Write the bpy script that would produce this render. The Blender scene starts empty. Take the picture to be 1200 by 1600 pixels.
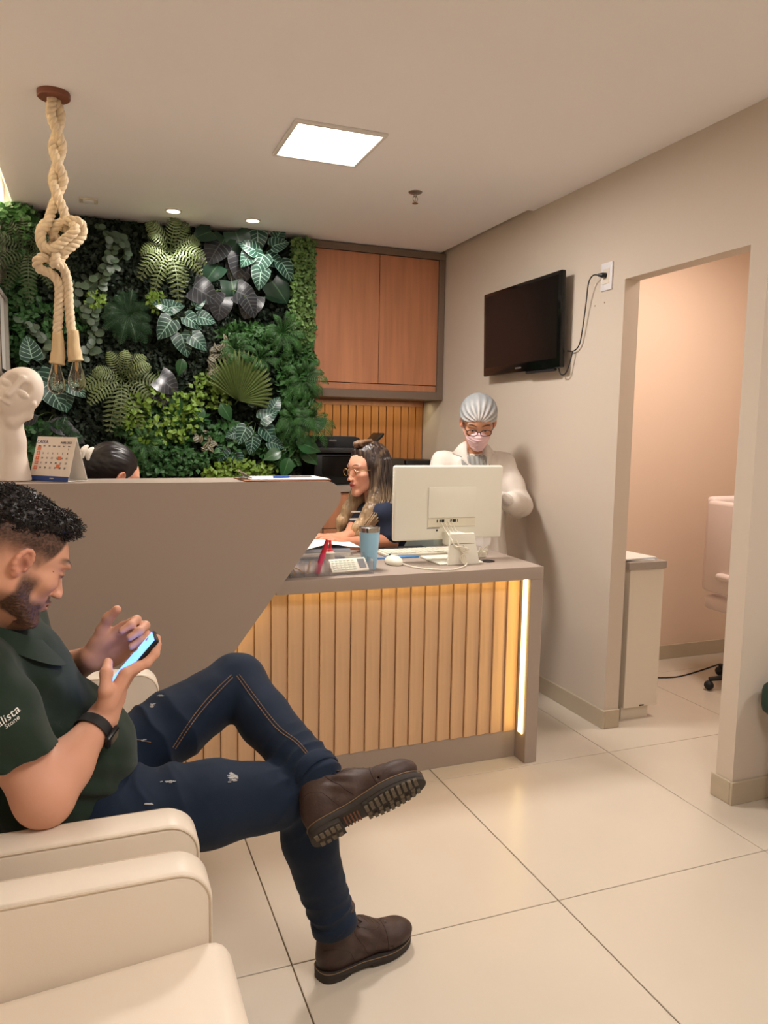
import bpy, bmesh, math, random
import numpy as np
from mathutils import Vector, Matrix
from mathutils.bvhtree import BVHTree

SC = bpy.context.scene
COL = SC.collection
PI = math.pi

# ------------------------------------------------------------------ camera
CAM_Z = 1.37
RC = np.array([[0.93383, 0.02280, -0.35700], [-0.35772, 0.10609, -0.92779], [0.01672, 0.99409, 0.10722]])
def _basis():
    F = 1187.0
    def d(px, py):
        return np.array([px - 600.0, 800.0 - py, -F])
    vy = d(142, 664); vy /= np.linalg.norm(vy)
    vx = d(3700, 724); vx -= vx.dot(vy) * vy; vx /= np.linalg.norm(vx)
    return np.array([vx, vy, np.cross(vx, vy)])
RC = _basis()
def pt(px, py, y):
    """the point of the plane at depth y that a photograph pixel looks at"""
    r = RC @ np.array([(px - 600.0) / 1187.0, (800.0 - py) / 1187.0, -1.0])
    t = y / r[1]
    return Vector((r[0] * t, y, CAM_Z + r[2] * t))
cam = bpy.data.cameras.new('camera')
cam.sensor_fit = 'VERTICAL'; cam.sensor_height = 32.0; cam.lens = 32.0 * 1187.0 / 1600.0
cam.clip_start = 0.05; cam.clip_end = 60
co = bpy.data.objects.new('camera', cam); COL.objects.link(co)
m = Matrix([list(RC[i]) + [(0, 0, CAM_Z)[i]] for i in range(3)] + [[0, 0, 0, 1]])
co.matrix_world = m
SC.camera = co

# ------------------------------------------------------------------ world, lights, exposure
w = bpy.data.worlds.new('world'); SC.world = w; w.use_nodes = True
w.node_tree.nodes['Background'].inputs[0].default_value = (1.0, 0.86, 0.74, 1)
w.node_tree.nodes['Background'].inputs[1].default_value = 0.25
SC.view_settings.view_transform = 'Standard'; SC.view_settings.look = 'None'
SC.view_settings.exposure = 0.60; SC.view_settings.gamma = 1.0
SC.view_settings.use_curve_mapping = False
CZ = 2.53
def area(name, loc, sx, sy, power, col=(1, 0.87, 0.72), rot=(0, 0, 0), spread=PI):
    l = bpy.data.lights.new(name, 'AREA'); l.shape = 'RECTANGLE'; l.size = sx; l.size_y = sy
    l.energy = power; l.color = col; l.spread = spread
    o = bpy.data.objects.new(name, l); COL.objects.link(o); o.location = loc; o.rotation_euler = rot
    return o
WARM = (1.0, 0.93, 0.875)
area('panel_light', (0.93, 3.12, CZ - 0.03), 0.33, 0.35, 21, WARM)
area('waiting_room_light', (1.0, 0.3, CZ - 0.03), 0.6, 0.6, 21, WARM)
area('hall_light', (3.2, 0.6, CZ - 0.03), 0.5, 0.5, 17, WARM)
area('inner_room_light', (2.95, 2.75, CZ - 0.03), 0.35, 0.35, 15, (1.0, 0.86, 0.77))
def spot(name, loc, power, ang, col=WARM, blend=0.6, rad=0.025):
    l = bpy.data.lights.new(name, 'SPOT'); l.energy = power; l.spot_size = ang; l.spot_blend = blend
    l.color = col; l.shadow_soft_size = rad
    o = bpy.data.objects.new(name, l); COL.objects.link(o); o.location = loc
    return o
spot('downlight_beam', (0.443, 4.392, CZ - 0.02), 8, math.radians(130), (1, 0.93, 0.85))
spot('downlight_beam', (0.876, 4.401, CZ - 0.02), 8, math.radians(130), (1, 0.93, 0.85))
area('cove_strip_light', (-0.39, 2.5, CZ + 0.06), 0.03, 4.8, 22, (1, 0.92, 0.72), (0, math.radians(90), 0))
area('under_cabinet_light', (1.75, 4.86, 1.565), 0.8, 0.03, 0.55, (1, 0.88, 0.55))

# ------------------------------------------------------------------ helpers
def lin(c):
    return tuple(((v / 255) / 12.92 if v / 255 <= 0.04045 else ((v / 255 + 0.055) / 1.055) ** 2.4) for v in c) + (1.0,)
def mat(name, rgb, rough=0.5, metal=0.0, bump=0.0, bscale=200, var=0.0, vscale=8, spec=0.5, stretch=None,
        emit=None, estr=0.0, trans=0.0, ior=1.45, coat=0.0, alpha=1.0, sheen=0.0, sss=0.0, attr=None, bdist=0.002):
    M = bpy.data.materials.new(name); M.use_nodes = True
    nt = M.node_tree; b = nt.nodes['Principled BSDF']
    I = b.inputs
    I['Base Color'].default_value = lin(rgb); I['Roughness'].default_value = rough
    I['Metallic'].default_value = metal; I['Specular IOR Level'].default_value = spec
    I['IOR'].default_value = ior
    if trans: I['Transmission Weight'].default_value = trans
    if coat: I['Coat Weight'].default_value = coat; I['Coat Roughness'].default_value = 0.08
    if sheen: I['Sheen Weight'].default_value = sheen; I['Sheen Roughness'].default_value = 0.5
    if sss:
        I['Subsurface Weight'].default_value = sss; I['Subsurface Radius'].default_value = (0.012, 0.005, 0.003)
        I['Subsurface Scale'].default_value = 1.0
    if alpha < 1: I['Alpha'].default_value = alpha
    if emit:
        I['Emission Color'].default_value = lin(emit); I['Emission Strength'].default_value = estr
    tc = nt.nodes.new('ShaderNodeTexCoord'); vec = tc.outputs['Object']
    if stretch:
        mp = nt.nodes.new('ShaderNodeMapping'); mp.inputs['Scale'].default_value = stretch
        nt.links.new(vec, mp.inputs[0]); vec = mp.outputs[0]
    src = None
    if attr:
        a = nt.nodes.new('ShaderNodeAttribute'); a.attribute_name = attr; src = a.outputs['Color']
        nt.links.new(src, I['Base Color'])
    if var:
        n = nt.nodes.new('ShaderNodeTexNoise'); n.inputs['Scale'].default_value = vscale
        n.inputs['Detail'].default_value = 5
        nt.links.new(vec, n.inputs['Vector'])
        hs = nt.nodes.new('ShaderNodeHueSaturation')
        mr = nt.nodes.new('ShaderNodeMapRange'); mr.inputs['From Min'].default_value = 0.3; mr.inputs['From Max'].default_value = 0.7
        mr.inputs['To Min'].default_value = 1 - var; mr.inputs['To Max'].default_value = 1 + var
        nt.links.new(n.outputs['Fac'], mr.inputs['Value']); nt.links.new(mr.outputs[0], hs.inputs['Value'])
        if src: nt.links.new(src, hs.inputs['Color'])
        else: hs.inputs['Color'].default_value = lin(rgb)
        nt.links.new(hs.outputs[0], I['Base Color'])
    if bump:
        n = nt.nodes.new('ShaderNodeTexNoise'); n.inputs['Scale'].default_value = bscale; n.inputs['Detail'].default_value = 4
        nt.links.new(vec, n.inputs['Vector'])
        bp = nt.nodes.new('ShaderNodeBump'); bp.inputs['Strength'].default_value = bump; bp.inputs['Distance'].default_value = bdist
        nt.links.new(n.outputs['Fac'], bp.inputs['Height']); nt.links.new(bp.outputs[0], I['Normal'])
    return M

def tagp(o, label=None, cat=None, group=None, kind=None):
    if label: o['label'] = label
    if cat: o['category'] = cat
    if group: o['group'] = group
    if kind: o['kind'] = kind
    return o
PLOC = {}
def thing(name, label, cat, loc=(0, 0, 0), group=None):
    o = bpy.data.objects.new(name, None); COL.objects.link(o); o.location = loc
    o.empty_display_size = 0.05
    return tagp(o, label, cat, group)
def link(name, me, mt=None, parent=None):
    o = bpy.data.objects.new(name, me); COL.objects.link(o)
    if mt is not None:
        for q in (mt if isinstance(mt, (list, tuple)) else [mt]): me.materials.append(q)
    if parent is not None:
        o.parent = parent
        o.matrix_parent_inverse = Matrix.Translation(-parent.location)
    return o
def copy_tree(o, parent=None):
    c = o.copy(); COL.objects.link(c)
    if parent is not None: c.parent = parent
    for ch in list(o.children): copy_tree(ch, c)
    return c

def rotm(ax, ang):
    return Matrix.Rotation(ang, 3, ax)
def frame(f, up=(0, 0, 1)):
    """3x3 with columns right, forward, up"""
    f = Vector(f).normalized(); r = f.cross(Vector(up)).normalized(); u = r.cross(f)
    return Matrix((r, f, u)).transposed()

class MB:
    def __init__(s): s.v = []; s.f = []; s.mi = []; s.uv = None
    def add(s, vs, fs, mi=0):
        n = len(s.v); s.v += [tuple(p) for p in vs]; s.f += [tuple(i + n for i in q) for q in fs]; s.mi += [mi] * len(fs)
    def bm(s, b, mi=0, M=None):
        b.verts.index_update()
        s.add([(M @ v.co if M else v.co) for v in b.verts], [[v.index for v in f.verts] for f in b.faces], mi); b.free()
    def box(s, lo, hi, bev=0, seg=2, M=None, mi=0):
        b = bmesh.new(); bmesh.ops.create_cube(b, size=1)
        c = [(lo[i] + hi[i]) / 2 for i in range(3)]; d = [abs(hi[i] - lo[i]) for i in range(3)]
        for v in b.verts: v.co = Vector([c[i] + v.co[i] * d[i] for i in range(3)])
        if bev:
            bmesh.ops.bevel(b, geom=b.edges[:], offset=min(bev, min(d) * 0.49), segments=seg, affect='EDGES', profile=0.5)
        s.bm(b, mi, M)
    def prism(s, poly, axis, a, b, M=None, mi=0, bev=0):
        """poly in the plane normal to axis ('x': y,z; 'y': x,z; 'z': x,y)"""
        def P(p, h): return {'x': (h, p[0], p[1]), 'y': (p[0], h, p[1]), 'z': (p[0], p[1], h)}[axis]
        bb = bmesh.new()
        A = [bb.verts.new(P(p, a)) for p in poly]; B = [bb.verts.new(P(p, b)) for p in poly]
        n = len(poly); fa = bb.faces.new(A); fb = bb.faces.new(B[::-1])
        for i in range(n): bb.faces.new((A[(i + 1) % n], A[i], B[i], B[(i + 1) % n]))
        bmesh.ops.recalc_face_normals(bb, faces=bb.faces[:])
        if bev:
            bmesh.ops.bevel(bb, geom=list(set(fa.edges[:] + fb.edges[:])), offset=bev, segments=2, affect='EDGES', profile=0.5)
        s.bm(bb, mi, M)
    def tube(s, pts, r, n=8, cap=True, mi=0):
        pts = [Vector(p) for p in pts]; N = len(pts)
        rr = r if isinstance(r, (list, tuple)) else [r] * N
        T = []
        for i in range(N):
            t = pts[min(i + 1, N - 1)] - pts[max(i - 1, 0)]
            T.append(t.normalized() if t.length > 1e-9 else Vector((0, 0, 1)))
        u = T[0].orthogonal().normalized(); vs = []
        for i in range(N):
            u = (u - T[i] * u.dot(T[i])); u = u.normalized() if u.length > 1e-6 else T[i].orthogonal().normalized()
            w_ = T[i].cross(u)
            for k in range(n):
                a = 2 * PI * k / n; vs.append(pts[i] + (u * math.cos(a) + w_ * math.sin(a)) * rr[i])
        fs = [(i * n + k, i * n + (k + 1) % n, (i + 1) * n + (k + 1) % n, (i + 1) * n + k) for i in range(N - 1) for k in range(n)]
        if cap: fs += [tuple(range(n))[::-1], tuple((N - 1) * n + k for k in range(n))]
        s.add(vs, fs, mi)
    def lathe(s, prof, c=(0, 0, 0), n=24, M=None, mi=0):
        """prof: (radius, height)"""
        vs = []; c = Vector(c)
        for r, h in prof:
            for k in range(n):
                a = 2 * PI * k / n; p = Vector((r * math.cos(a), r * math.sin(a), h)); vs.append((M @ p if M else p) + c)
        fs = [(i * n + k, i * n + (k + 1) % n, (i + 1) * n + (k + 1) % n, (i + 1) * n + k) for i in range(len(prof) - 1) for k in range(n)]
        fs += [tuple(range(n))[::-1], tuple((len(prof) - 1) * n + k for k in range(n))]
        s.add(vs, fs, mi)
    def ball(s, c, r, n=12, M=None, mi=0):
        b = bmesh.new(); bmesh.ops.create_uvsphere(b, u_segments=n, v_segments=max(6, n // 2 + 2), radius=1)
        r = (r, r, r) if not hasattr(r, '__len__') else r
        for v in b.verts:
            p = Vector((v.co.x * r[0], v.co.y * r[1], v.co.z * r[2])); v.co = (M @ p if M else p) + Vector(c)
        s.bm(b, mi)
    def build(s, name, mt, parent=None, smooth=35):
        me = bpy.data.meshes.new(name); me.from_pydata(s.v, [], s.f); me.update()
        if any(s.mi): me.polygons.foreach_set('material_index', s.mi)
        if smooth is not None: shade(me, smooth)
        if s.uv is not None:
            l = me.uv_layers.new(name='UV'); a = np.array(s.uv, dtype=np.float32)
            li = np.empty(len(me.loops), dtype=np.int32); me.loops.foreach_get('vertex_index', li)
            l.data.foreach_set('uv', a[li].ravel())
        return link(name, me, mt, parent)
def shade(me, ang):
    me.polygons.foreach_set('use_smooth', [True] * len(me.polygons))
    if ang < 180:
        b = bmesh.new(); b.from_mesh(me); c = math.radians(ang)
        for e in b.edges:
            if len(e.link_faces) == 2 and e.calc_face_angle(0) > c: e.smooth = False
        b.to_mesh(me); b.free()

def catmull(P, n=8, closed=False):
    P = [Vector(p) for p in P]; out = []; N = len(P)
    for i in range(N - 1):
        p0 = P[max(i - 1, 0)]; p1 = P[i]; p2 = P[i + 1]; p3 = P[min(i + 2, N - 1)]
        for k in range(n):
            t = k / n
            out.append(0.5 * ((2 * p1) + (p2 - p0) * t + (2 * p0 - 5 * p1 + 4 * p2 - p3) * t * t + (3 * p1 - p0 - 3 * p2 + p3) * t ** 3))
    out.append(P[-1]); return out

def text_obj(body, size, M, mt, parent, name='lettering', align='CENTER', depth=0.0003, wrap=None, xs=1.0):
    cu = bpy.data.curves.new(name, 'FONT'); cu.body = body; cu.size = size; cu.align_x = align; cu.align_y = 'CENTER'
    cu.extrude = depth; cu.resolution_u = 2
    o = bpy.data.objects.new(name, cu); COL.objects.link(o)
    dg = bpy.context.evaluated_depsgraph_get(); me = bpy.data.meshes.new_from_object(o.evaluated_get(dg))
    bpy.data.objects.remove(o); bpy.data.curves.remove(cu)
    for v in me.vertices: v.co.x *= xs
    if wrap is not None:
        for v in me.vertices: v.co = wrap(v.co)
    else: me.transform(M)
    me.name = name; me.materials.clear()
    return link(name, me, mt, parent)

# ---- numpy noise
_rs = np.random.RandomState(7)
_lat = _rs.rand(32, 32, 32).astype(np.float32) * 2 - 1
def noise3(p, s):
    q = p * s; i = np.floor(q).astype(int); f = (q - i).astype(np.float32); f = f * f * (3 - 2 * f); out = 0
    for a in (0, 1):
        for b in (0, 1):
            for c in (0, 1):
                wt = (f[:, 0] if a else 1 - f[:, 0]) * (f[:, 1] if b else 1 - f[:, 1]) * (f[:, 2] if c else 1 - f[:, 2])
                out = out + wt * _lat[(i[:, 0] + a) % 32, (i[:, 1] + b) % 32, (i[:, 2] + c) % 32]
    return out
def ss(x, a, b):
    t = np.clip((x - a) / (b - a), 0, 1); return t * t * (3 - 2 * t)

# ---- sculpting on a grid: smooth unions of tapered limbs and ellipsoids, meshed as one surface
class Sculpt:
    def __init__(s, lo, hi, vox):
        s.lo = np.array(lo, np.float32); s.vox = vox
        s.n = np.ceil((np.array(hi) - s.lo) / vox).astype(int) + 1
        s.F = np.full(s.n, 0.08, np.float32)
    def _sub(s, lo, hi):
        a = np.clip(np.floor((np.array(lo) - s.lo) / s.vox).astype(int), 0, s.n)
        b = np.clip(np.ceil((np.array(hi) - s.lo) / s.vox).astype(int) + 1, 0, s.n)
        if np.any(b <= a): return None, None
        sl = tuple(slice(a[i], b[i]) for i in range(3))
        ax = [s.lo[i] + s.vox * np.arange(a[i], b[i], dtype=np.float32) for i in range(3)]
        return sl, (ax[0][:, None, None], ax[1][None, :, None], ax[2][None, None, :])
    def _put(s, sl, d, k, sub):
        A = s.F[sl]
        if sub:
            d = -d
            h = np.clip(k - np.abs(A - d), 0, None) / k; s.F[sl] = np.maximum(A, d) + h * h * k * 0.25
        else:
            h = np.clip(k - np.abs(A - d), 0, None) / k; s.F[sl] = np.minimum(A, d) - h * h * k * 0.25
    def cap(s, a, b, ra, rb=None, k=0.02, sub=False, flat=None):
        rb = ra if rb is None else rb; a = np.array(a, np.float32); b = np.array(b, np.float32); m = max(ra, rb) + k + 2 * s.vox
        sl, g = s._sub(np.minimum(a, b) - m, np.maximum(a, b) + m)
        if sl is None: return s
        ab = b - a; L = max(float(ab @ ab), 1e-9)
        x, y, z = g[0] - a[0], g[1] - a[1], g[2] - a[2]
        t = np.clip((x * ab[0] + y * ab[1] + z * ab[2]) / L, 0, 1)
        d = np.sqrt((x - t * ab[0]) ** 2 + (y - t * ab[1]) ** 2 + (z - t * ab[2]) ** 2) - (ra + (rb - ra) * t)
        s._put(sl, d, k, sub); return s
    def path(s, P, R, k=0.02, sub=False):
        for i in range(len(P) - 1): s.cap(P[i], P[i + 1], R[i], R[i + 1], k, sub)
        return s
    def ell(s, c, r, R=None, k=0.02, sub=False):
        c = np.array(c, np.float32); r = np.array(r if hasattr(r, '__len__') else (r, r, r), np.float32)
        m = (r.max() if R is not None else r) + k + 2 * s.vox
        sl, g = s._sub(c - m, c + m)
        if sl is None: return s
        x, y, z = g[0] - c[0], g[1] - c[1], g[2] - c[2]
        if R is not None:
            R = np.array(R, np.float32)
            x, y, z = (R[0, 0] * x + R[1, 0] * y + R[2, 0] * z, R[0, 1] * x + R[1, 1] * y + R[2, 1] * z, R[0, 2] * x + R[1, 2] * y + R[2, 2] * z)
        k0 = np.sqrt((x / r[0]) ** 2 + (y / r[1]) ** 2 + (z / r[2]) ** 2)
        k1 = np.sqrt((x / r[0] ** 2) ** 2 + (y / r[1] ** 2) ** 2 + (z / r[2] ** 2) ** 2) + 1e-9
        s._put(sl, k0 * (k0 - 1) / k1, k, sub); return s
    def rbox(s, c, h, R=None, rad=0.005, k=0.01, sub=False):
        c = np.array(c, np.float32); h = np.array(h, np.float32)
        m = (np.linalg.norm(h) if R is not None else h) + k + 2 * s.vox
        sl, g = s._sub(c - m, c + m)
        if sl is None: return s
        x, y, z = g[0] - c[0], g[1] - c[1], g[2] - c[2]
        if R is not None:
            R = np.array(R, np.float32)
            x, y, z = (R[0, 0] * x + R[1, 0] * y + R[2, 0] * z, R[0, 1] * x + R[1, 1] * y + R[2, 1] * z, R[0, 2] * x + R[1, 2] * y + R[2, 2] * z)
        qx, qy, qz = np.abs(x) - h[0] + rad, np.abs(y) - h[1] + rad, np.abs(z) - h[2] + rad
        d = np.sqrt(np.maximum(qx, 0) ** 2 + np.maximum(qy, 0) ** 2 + np.maximum(qz, 0) ** 2) + np.minimum(np.maximum(qx, np.maximum(qy, qz)), 0) - rad
        s._put(sl, d, k, sub); return s
    def plane(s, p, n, k=0.003):
        """cut away everything on the side that n points to"""
        n = np.array(Vector(n).normalized()); sl, g = s._sub(s.lo, s.lo + s.n * s.vox)
        d = (g[0] - p[0]) * n[0] + (g[1] - p[1]) * n[1] + (g[2] - p[2]) * n[2]
        s._put(sl, -d.astype(np.float32), k, True); return s
    def mesh(s):
        F = s.F
        F[0] = F[-1] = 0.08; F[:, 0] = F[:, -1] = 0.08; F[:, :, 0] = F[:, :, -1] = 0.08
        S = F < 0; n = F.shape
        c = np.zeros((n[0] - 1, n[1] - 1, n[2] - 1), np.int8)
        for a in (0, 1):
            for b in (0, 1):
                for d in (0, 1): c += S[a:n[0] - 1 + a, b:n[1] - 1 + b, d:n[2] - 1 + d]
        I = np.argwhere((c > 0) & (c < 8)); idx = np.full(c.shape, -1, np.int64); idx[tuple(I.T)] = np.arange(len(I))
        acc = np.zeros((len(I), 3), np.float32); cnt = np.zeros(len(I), np.float32)
        cor = [(a, b, d) for a in (0, 1) for b in (0, 1) for d in (0, 1)]
        for A in cor:
            for ax in range(3):
                if A[ax]: continue
                B = list(A); B[ax] = 1
                fa = F[I[:, 0] + A[0], I[:, 1] + A[1], I[:, 2] + A[2]]; fb = F[I[:, 0] + B[0], I[:, 1] + B[1], I[:, 2] + B[2]]
                mm = (fa < 0) != (fb < 0); t = np.where(mm, fa / np.where(mm, fa - fb, 1), 0)
                p = np.array(A, np.float32)[None].repeat(len(I), 0); p[:, ax] = t
                acc[mm] += p[mm]; cnt[mm] += 1
        V = (I + acc / cnt[:, None]) * s.vox + s.lo
        Q = []
        for ax in range(3):
            o1, o2 = [(1, 2), (2, 0), (0, 1)][ax]
            sa = [slice(1, -1)] * 3; sb = [slice(1, -1)] * 3; sa[ax] = slice(0, -1); sb[ax] = slice(1, None)
            A = S[tuple(sa)]; B = S[tuple(sb)]
            E = np.argwhere(A != B); 
            off = np.ones(3, int); off[ax] = 0; P = E + off; ins = A[tuple(E.T)]
            def ci(d1, d2):
                q = P.copy(); q[:, o1] -= d1; q[:, o2] -= d2; return idx[q[:, 0], q[:, 1], q[:, 2]]
            q = np.stack([ci(1, 1), ci(0, 1), ci(0, 0), ci(1, 0)], 1)
            q[~ins] = q[~ins][:, ::-1]; Q.append(q)
        return V.astype(np.float64), np.concatenate(Q)
def relax(V, Q, it=1, lam=0.5):
    for _ in range(it):
        acc = np.zeros_like(V); cnt = np.zeros(len(V))
        for a in range(4):
            b = (a + 1) % 4
            np.add.at(acc, Q[:, a], V[Q[:, b]]); np.add.at(cnt, Q[:, a], 1)
            np.add.at(acc, Q[:, b], V[Q[:, a]]); np.add.at(cnt, Q[:, b], 1)
        V = V + lam * (acc / np.maximum(cnt, 1)[:, None] - V)
    return V
def vnormals(V, Q):
    n = np.cross(V[Q[:, 2]] - V[Q[:, 0]], V[Q[:, 3]] - V[Q[:, 1]]); N = np.zeros_like(V)
    for a in range(4): np.add.at(N, Q[:, a], n)
    return N / (np.linalg.norm(N, axis=1)[:, None] + 1e-12)
def npmesh(name, V, Q, mt, parent=None, col=None):
    me = bpy.data.meshes.new(name); k = Q.shape[1]
    me.vertices.add(len(V)); me.vertices.foreach_set('co', V.astype(np.float32).ravel())
    me.loops.add(len(Q) * k); me.loops.foreach_set('vertex_index', Q.astype(np.int32).ravel())
    me.polygons.add(len(Q)); me.polygons.foreach_set('loop_start', np.arange(0, len(Q) * k, k, dtype=np.int32))
    me.polygons.foreach_set('use_smooth', np.ones(len(Q), bool)); me.update(calc_edges=True)
    if col is not None:
        ca = me.color_attributes.new('Col', 'FLOAT_COLOR', 'POINT')
        c = np.ones((len(V), 4), np.float32); c[:, :3] = col; ca.data.foreach_set('color', c.ravel())
    return link(name, me, mt, parent)
def clothe(S, name, mt, parent, fold=0.0, fs=12, dirs=(1, 1, 1), it=1, col=None, fn=None):
    V, Q = S.mesh(); V = relax(V, Q, it); N = vnormals(V, Q)
    if fold:
        d = noise3(V * np.array(dirs), fs) + 0.5 * noise3(V * np.array(dirs) + 5, fs * 2.3)
        V = V + N * (fold * d)[:, None]
    if fn is not None: V = V + N * fn(V, N)[:, None]
    return npmesh(name, V, Q, mt, parent, None if col is None else col(V, N))
# ------------------------------------------------------------------ materials
def wood(name, rgb, rough=0.45, sc=(30, 30, 1.4), var=0.16):
    return mat(name, rgb, rough, var=var, vscale=2.2, stretch=sc, bump=0.08, bscale=6)
M_wall = mat('wall paint', (206, 193, 178), 0.75, bump=0.03, bscale=300)
M_wall_in = mat('inner room paint', (222, 196, 174), 0.75, bump=0.03, bscale=300)
M_ceil = mat('ceiling paint', (250, 247, 247), 0.85, bump=0.02, bscale=200)
M_tile = mat('porcelain tile', (203, 192, 176), 0.27, var=0.018, vscale=3, spec=0.5)
M_grout = mat('grout', (142, 122, 96), 0.9)
M_base = mat('baseboard tile', (186, 172, 150), 0.3)
M_taupe = mat('taupe laminate', (163, 148, 136), 0.42, bump=0.05, bscale=500)
M_taupe_l = mat('taupe laminate frame', (124, 106, 92), 0.45, bump=0.05, bscale=500)
M_oak = wood('light oak slats', (210, 172, 134), var=0.07)
M_orange = wood('warm cedar veneer', (190, 130, 96), 0.4, (14, 14, 0.9), 0.12)
M_orange_s = wood('cedar slats', (196, 132, 76), 0.45, (18, 18, 0.9), 0.14)
M_white = mat('white plastic', (232, 226, 208), 0.4)
M_whitelam = mat('white laminate', (222, 212, 196), 0.4)
M_black = mat('black plastic', (22, 22, 24), 0.35)
M_blackm = mat('matte black plastic', (30, 30, 33), 0.6)
M_screen = mat('glossy black screen', (9, 8, 9), 0.12, spec=0.5)
M_chrome = mat('chrome', (200, 196, 190), 0.18, 1.0)
M_paper = mat('paper', (236, 230, 222), 0.8)
M_paper_b = mat('bluish paper', (190, 196, 208), 0.8)
M_leather = mat('cream leatherette', (226, 213, 196), 0.42, bump=0.12, bscale=420, bdist=0.001, var=0.03, vscale=5)
M_led = mat('led strip', (255, 240, 200), 0.5, emit=(255, 216, 128), estr=4.0)
M_cove = mat('cove led', (255, 245, 220), 0.5, emit=(255, 240, 200), estr=10.0)
M_panel = mat('light diffuser', (255, 255, 255), 0.5, emit=(255, 250, 240), estr=9.0)
M_glass = mat('clear glass', (255, 250, 240), 0.03, trans=1.0, ior=1.45)
M_acrylic = mat('clear acrylic', (238, 234, 236), 0.08, trans=0.92, ior=1.2, alpha=0.55)

# ------------------------------------------------------------------ room shell
XL, XR, YB, YF = -0.43, 2.203, 5.0, -1.9
XF = 4.3; YW = 2.056; TW = 0.081; DZ = 2.046
floor = MB(); floor.box((XL - 0.15, YF - 0.15, -0.12), (XF + 0.15, YB + 0.1, -0.006))
fl = tagp(floor.build('floor', M_grout), kind='structure')
TX, TY, G = 0.8045, 0.82, 0.0035
tilem = None
for i in range(-3, 5):
    for j in range(-5, 4):
        x0, y0 = 1.255 + i * TX, 1.772 + j * TY; x1, y1 = x0 + TX, y0 + TY
        cx0, cx1, cy0, cy1 = max(x0, XL), min(x1, XF), max(y0, YF), min(y1, YB)
        if cx1 - cx0 < 0.03 or cy1 - cy0 < 0.03: continue
        full = (cx0, cx1, cy0, cy1) == (x0, x1, y0, y1)
        if full and tilem is not None:
            o = bpy.data.objects.new('tile', tilem); COL.objects.link(o); o.parent = fl; o.location = (x0 - t0[0], y0 - t0[1], 0)
            continue
        b = MB(); b.box((cx0 + G / 2, cy0 + G / 2, -0.0055), (cx1 - G / 2, cy1 - G / 2, 0), 0.0012, 1)
        o = b.build('tile', M_tile, fl)
        if full: tilem = o.data; t0 = (x0, y0)

def struct(name, boxes, mt, **k):
    b = MB()
    for q in boxes: b.box(*q)
    return tagp(b.build(name, mt), kind='structure')
H2 = CZ + 0.35
# wall with the wide doorway, its far jamb at y 2.82 and the near stub that turns the corner
struct('wall_right', [((XR, 2.822, 0), (XR + TW, YB, H2)), ((XR, YW, DZ), (XR + TW, 2.822, H2)), ((XR, YW, 0), (XR + TW, YW + TW, DZ))], M_wall)
struct('wall_hall', [((XR + TW, YW, 0), (XF, YW + TW, H2))], M_wall)
struct('wall_inner', [((XR + TW, 3.624, 0), (XF, 3.72, H2))], M_wall_in)
struct('wall_far_right', [((XF, YF, 0), (XF + 0.1, 3.72, H2))], M_wall)
struct('wall_back', [((XL, YB, 0), (XR, YB + 0.1, H2))], M_wall)
struct('wall_left', [((XL - 0.1, YF, 0), (XL, YB, H2))], M_wall)
struct('wall_front', [((XL, YF - 0.1, 0), (XF, YF, H2))], M_wall)
struct('ceiling', [((XL + 0.07, YF, CZ), (XF, 3.60, CZ + 0.03)), ((XL + 0.07, 3.60, CZ), (XR - 0.035, YB, CZ + 0.03)),
                   ((XR + TW, 3.60, CZ), (XF, 3.72, CZ + 0.03)),
                   ((XL - 0.1, YF, CZ + 0.25), (XF, YB, CZ + 0.33))], M_ceil)
BH, BT = 0.088, 0.012
def base(name, lo, hi):
    b = MB(); b.box(lo, hi, 0.002, 1); return tagp(b.build(name, M_base), kind='structure')
base('baseboard_right', (XR - BT, 2.822 - BT, 0), (XR, YB, BH))
base('baseboard_jamb', (XR, 2.822 - BT, 0), (XR + TW, 2.822, BH))
base('baseboard_stub', (XR - BT, YW, 0), (XR, YW + TW + BT, BH))
base('baseboard_hall', (XR - BT, YW - BT, 0), (XF, YW, BH))
base('baseboard_inner', (XR + TW, 3.624 - BT, 0), (XF, 3.624, BH))
base('baseboard_left', (XL, YF, 0), (XL + BT, 2.5, BH))
b = MB(); b.box((XL + 0.055, YF, CZ + 0.03), (XL + 0.069, YB, CZ + 0.05)); 
co_ = tagp(b.build('trim_cove', M_ceil), kind='structure')
b = MB(); b.box((XL + 0.072, 0.0, CZ + 0.031), (XL + 0.088, YB - 0.1, CZ + 0.036)); tagp(b.build('led_strip', M_cove), 'white LED strip glowing in the ceiling cove along the left wall', 'light strip')

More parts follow.
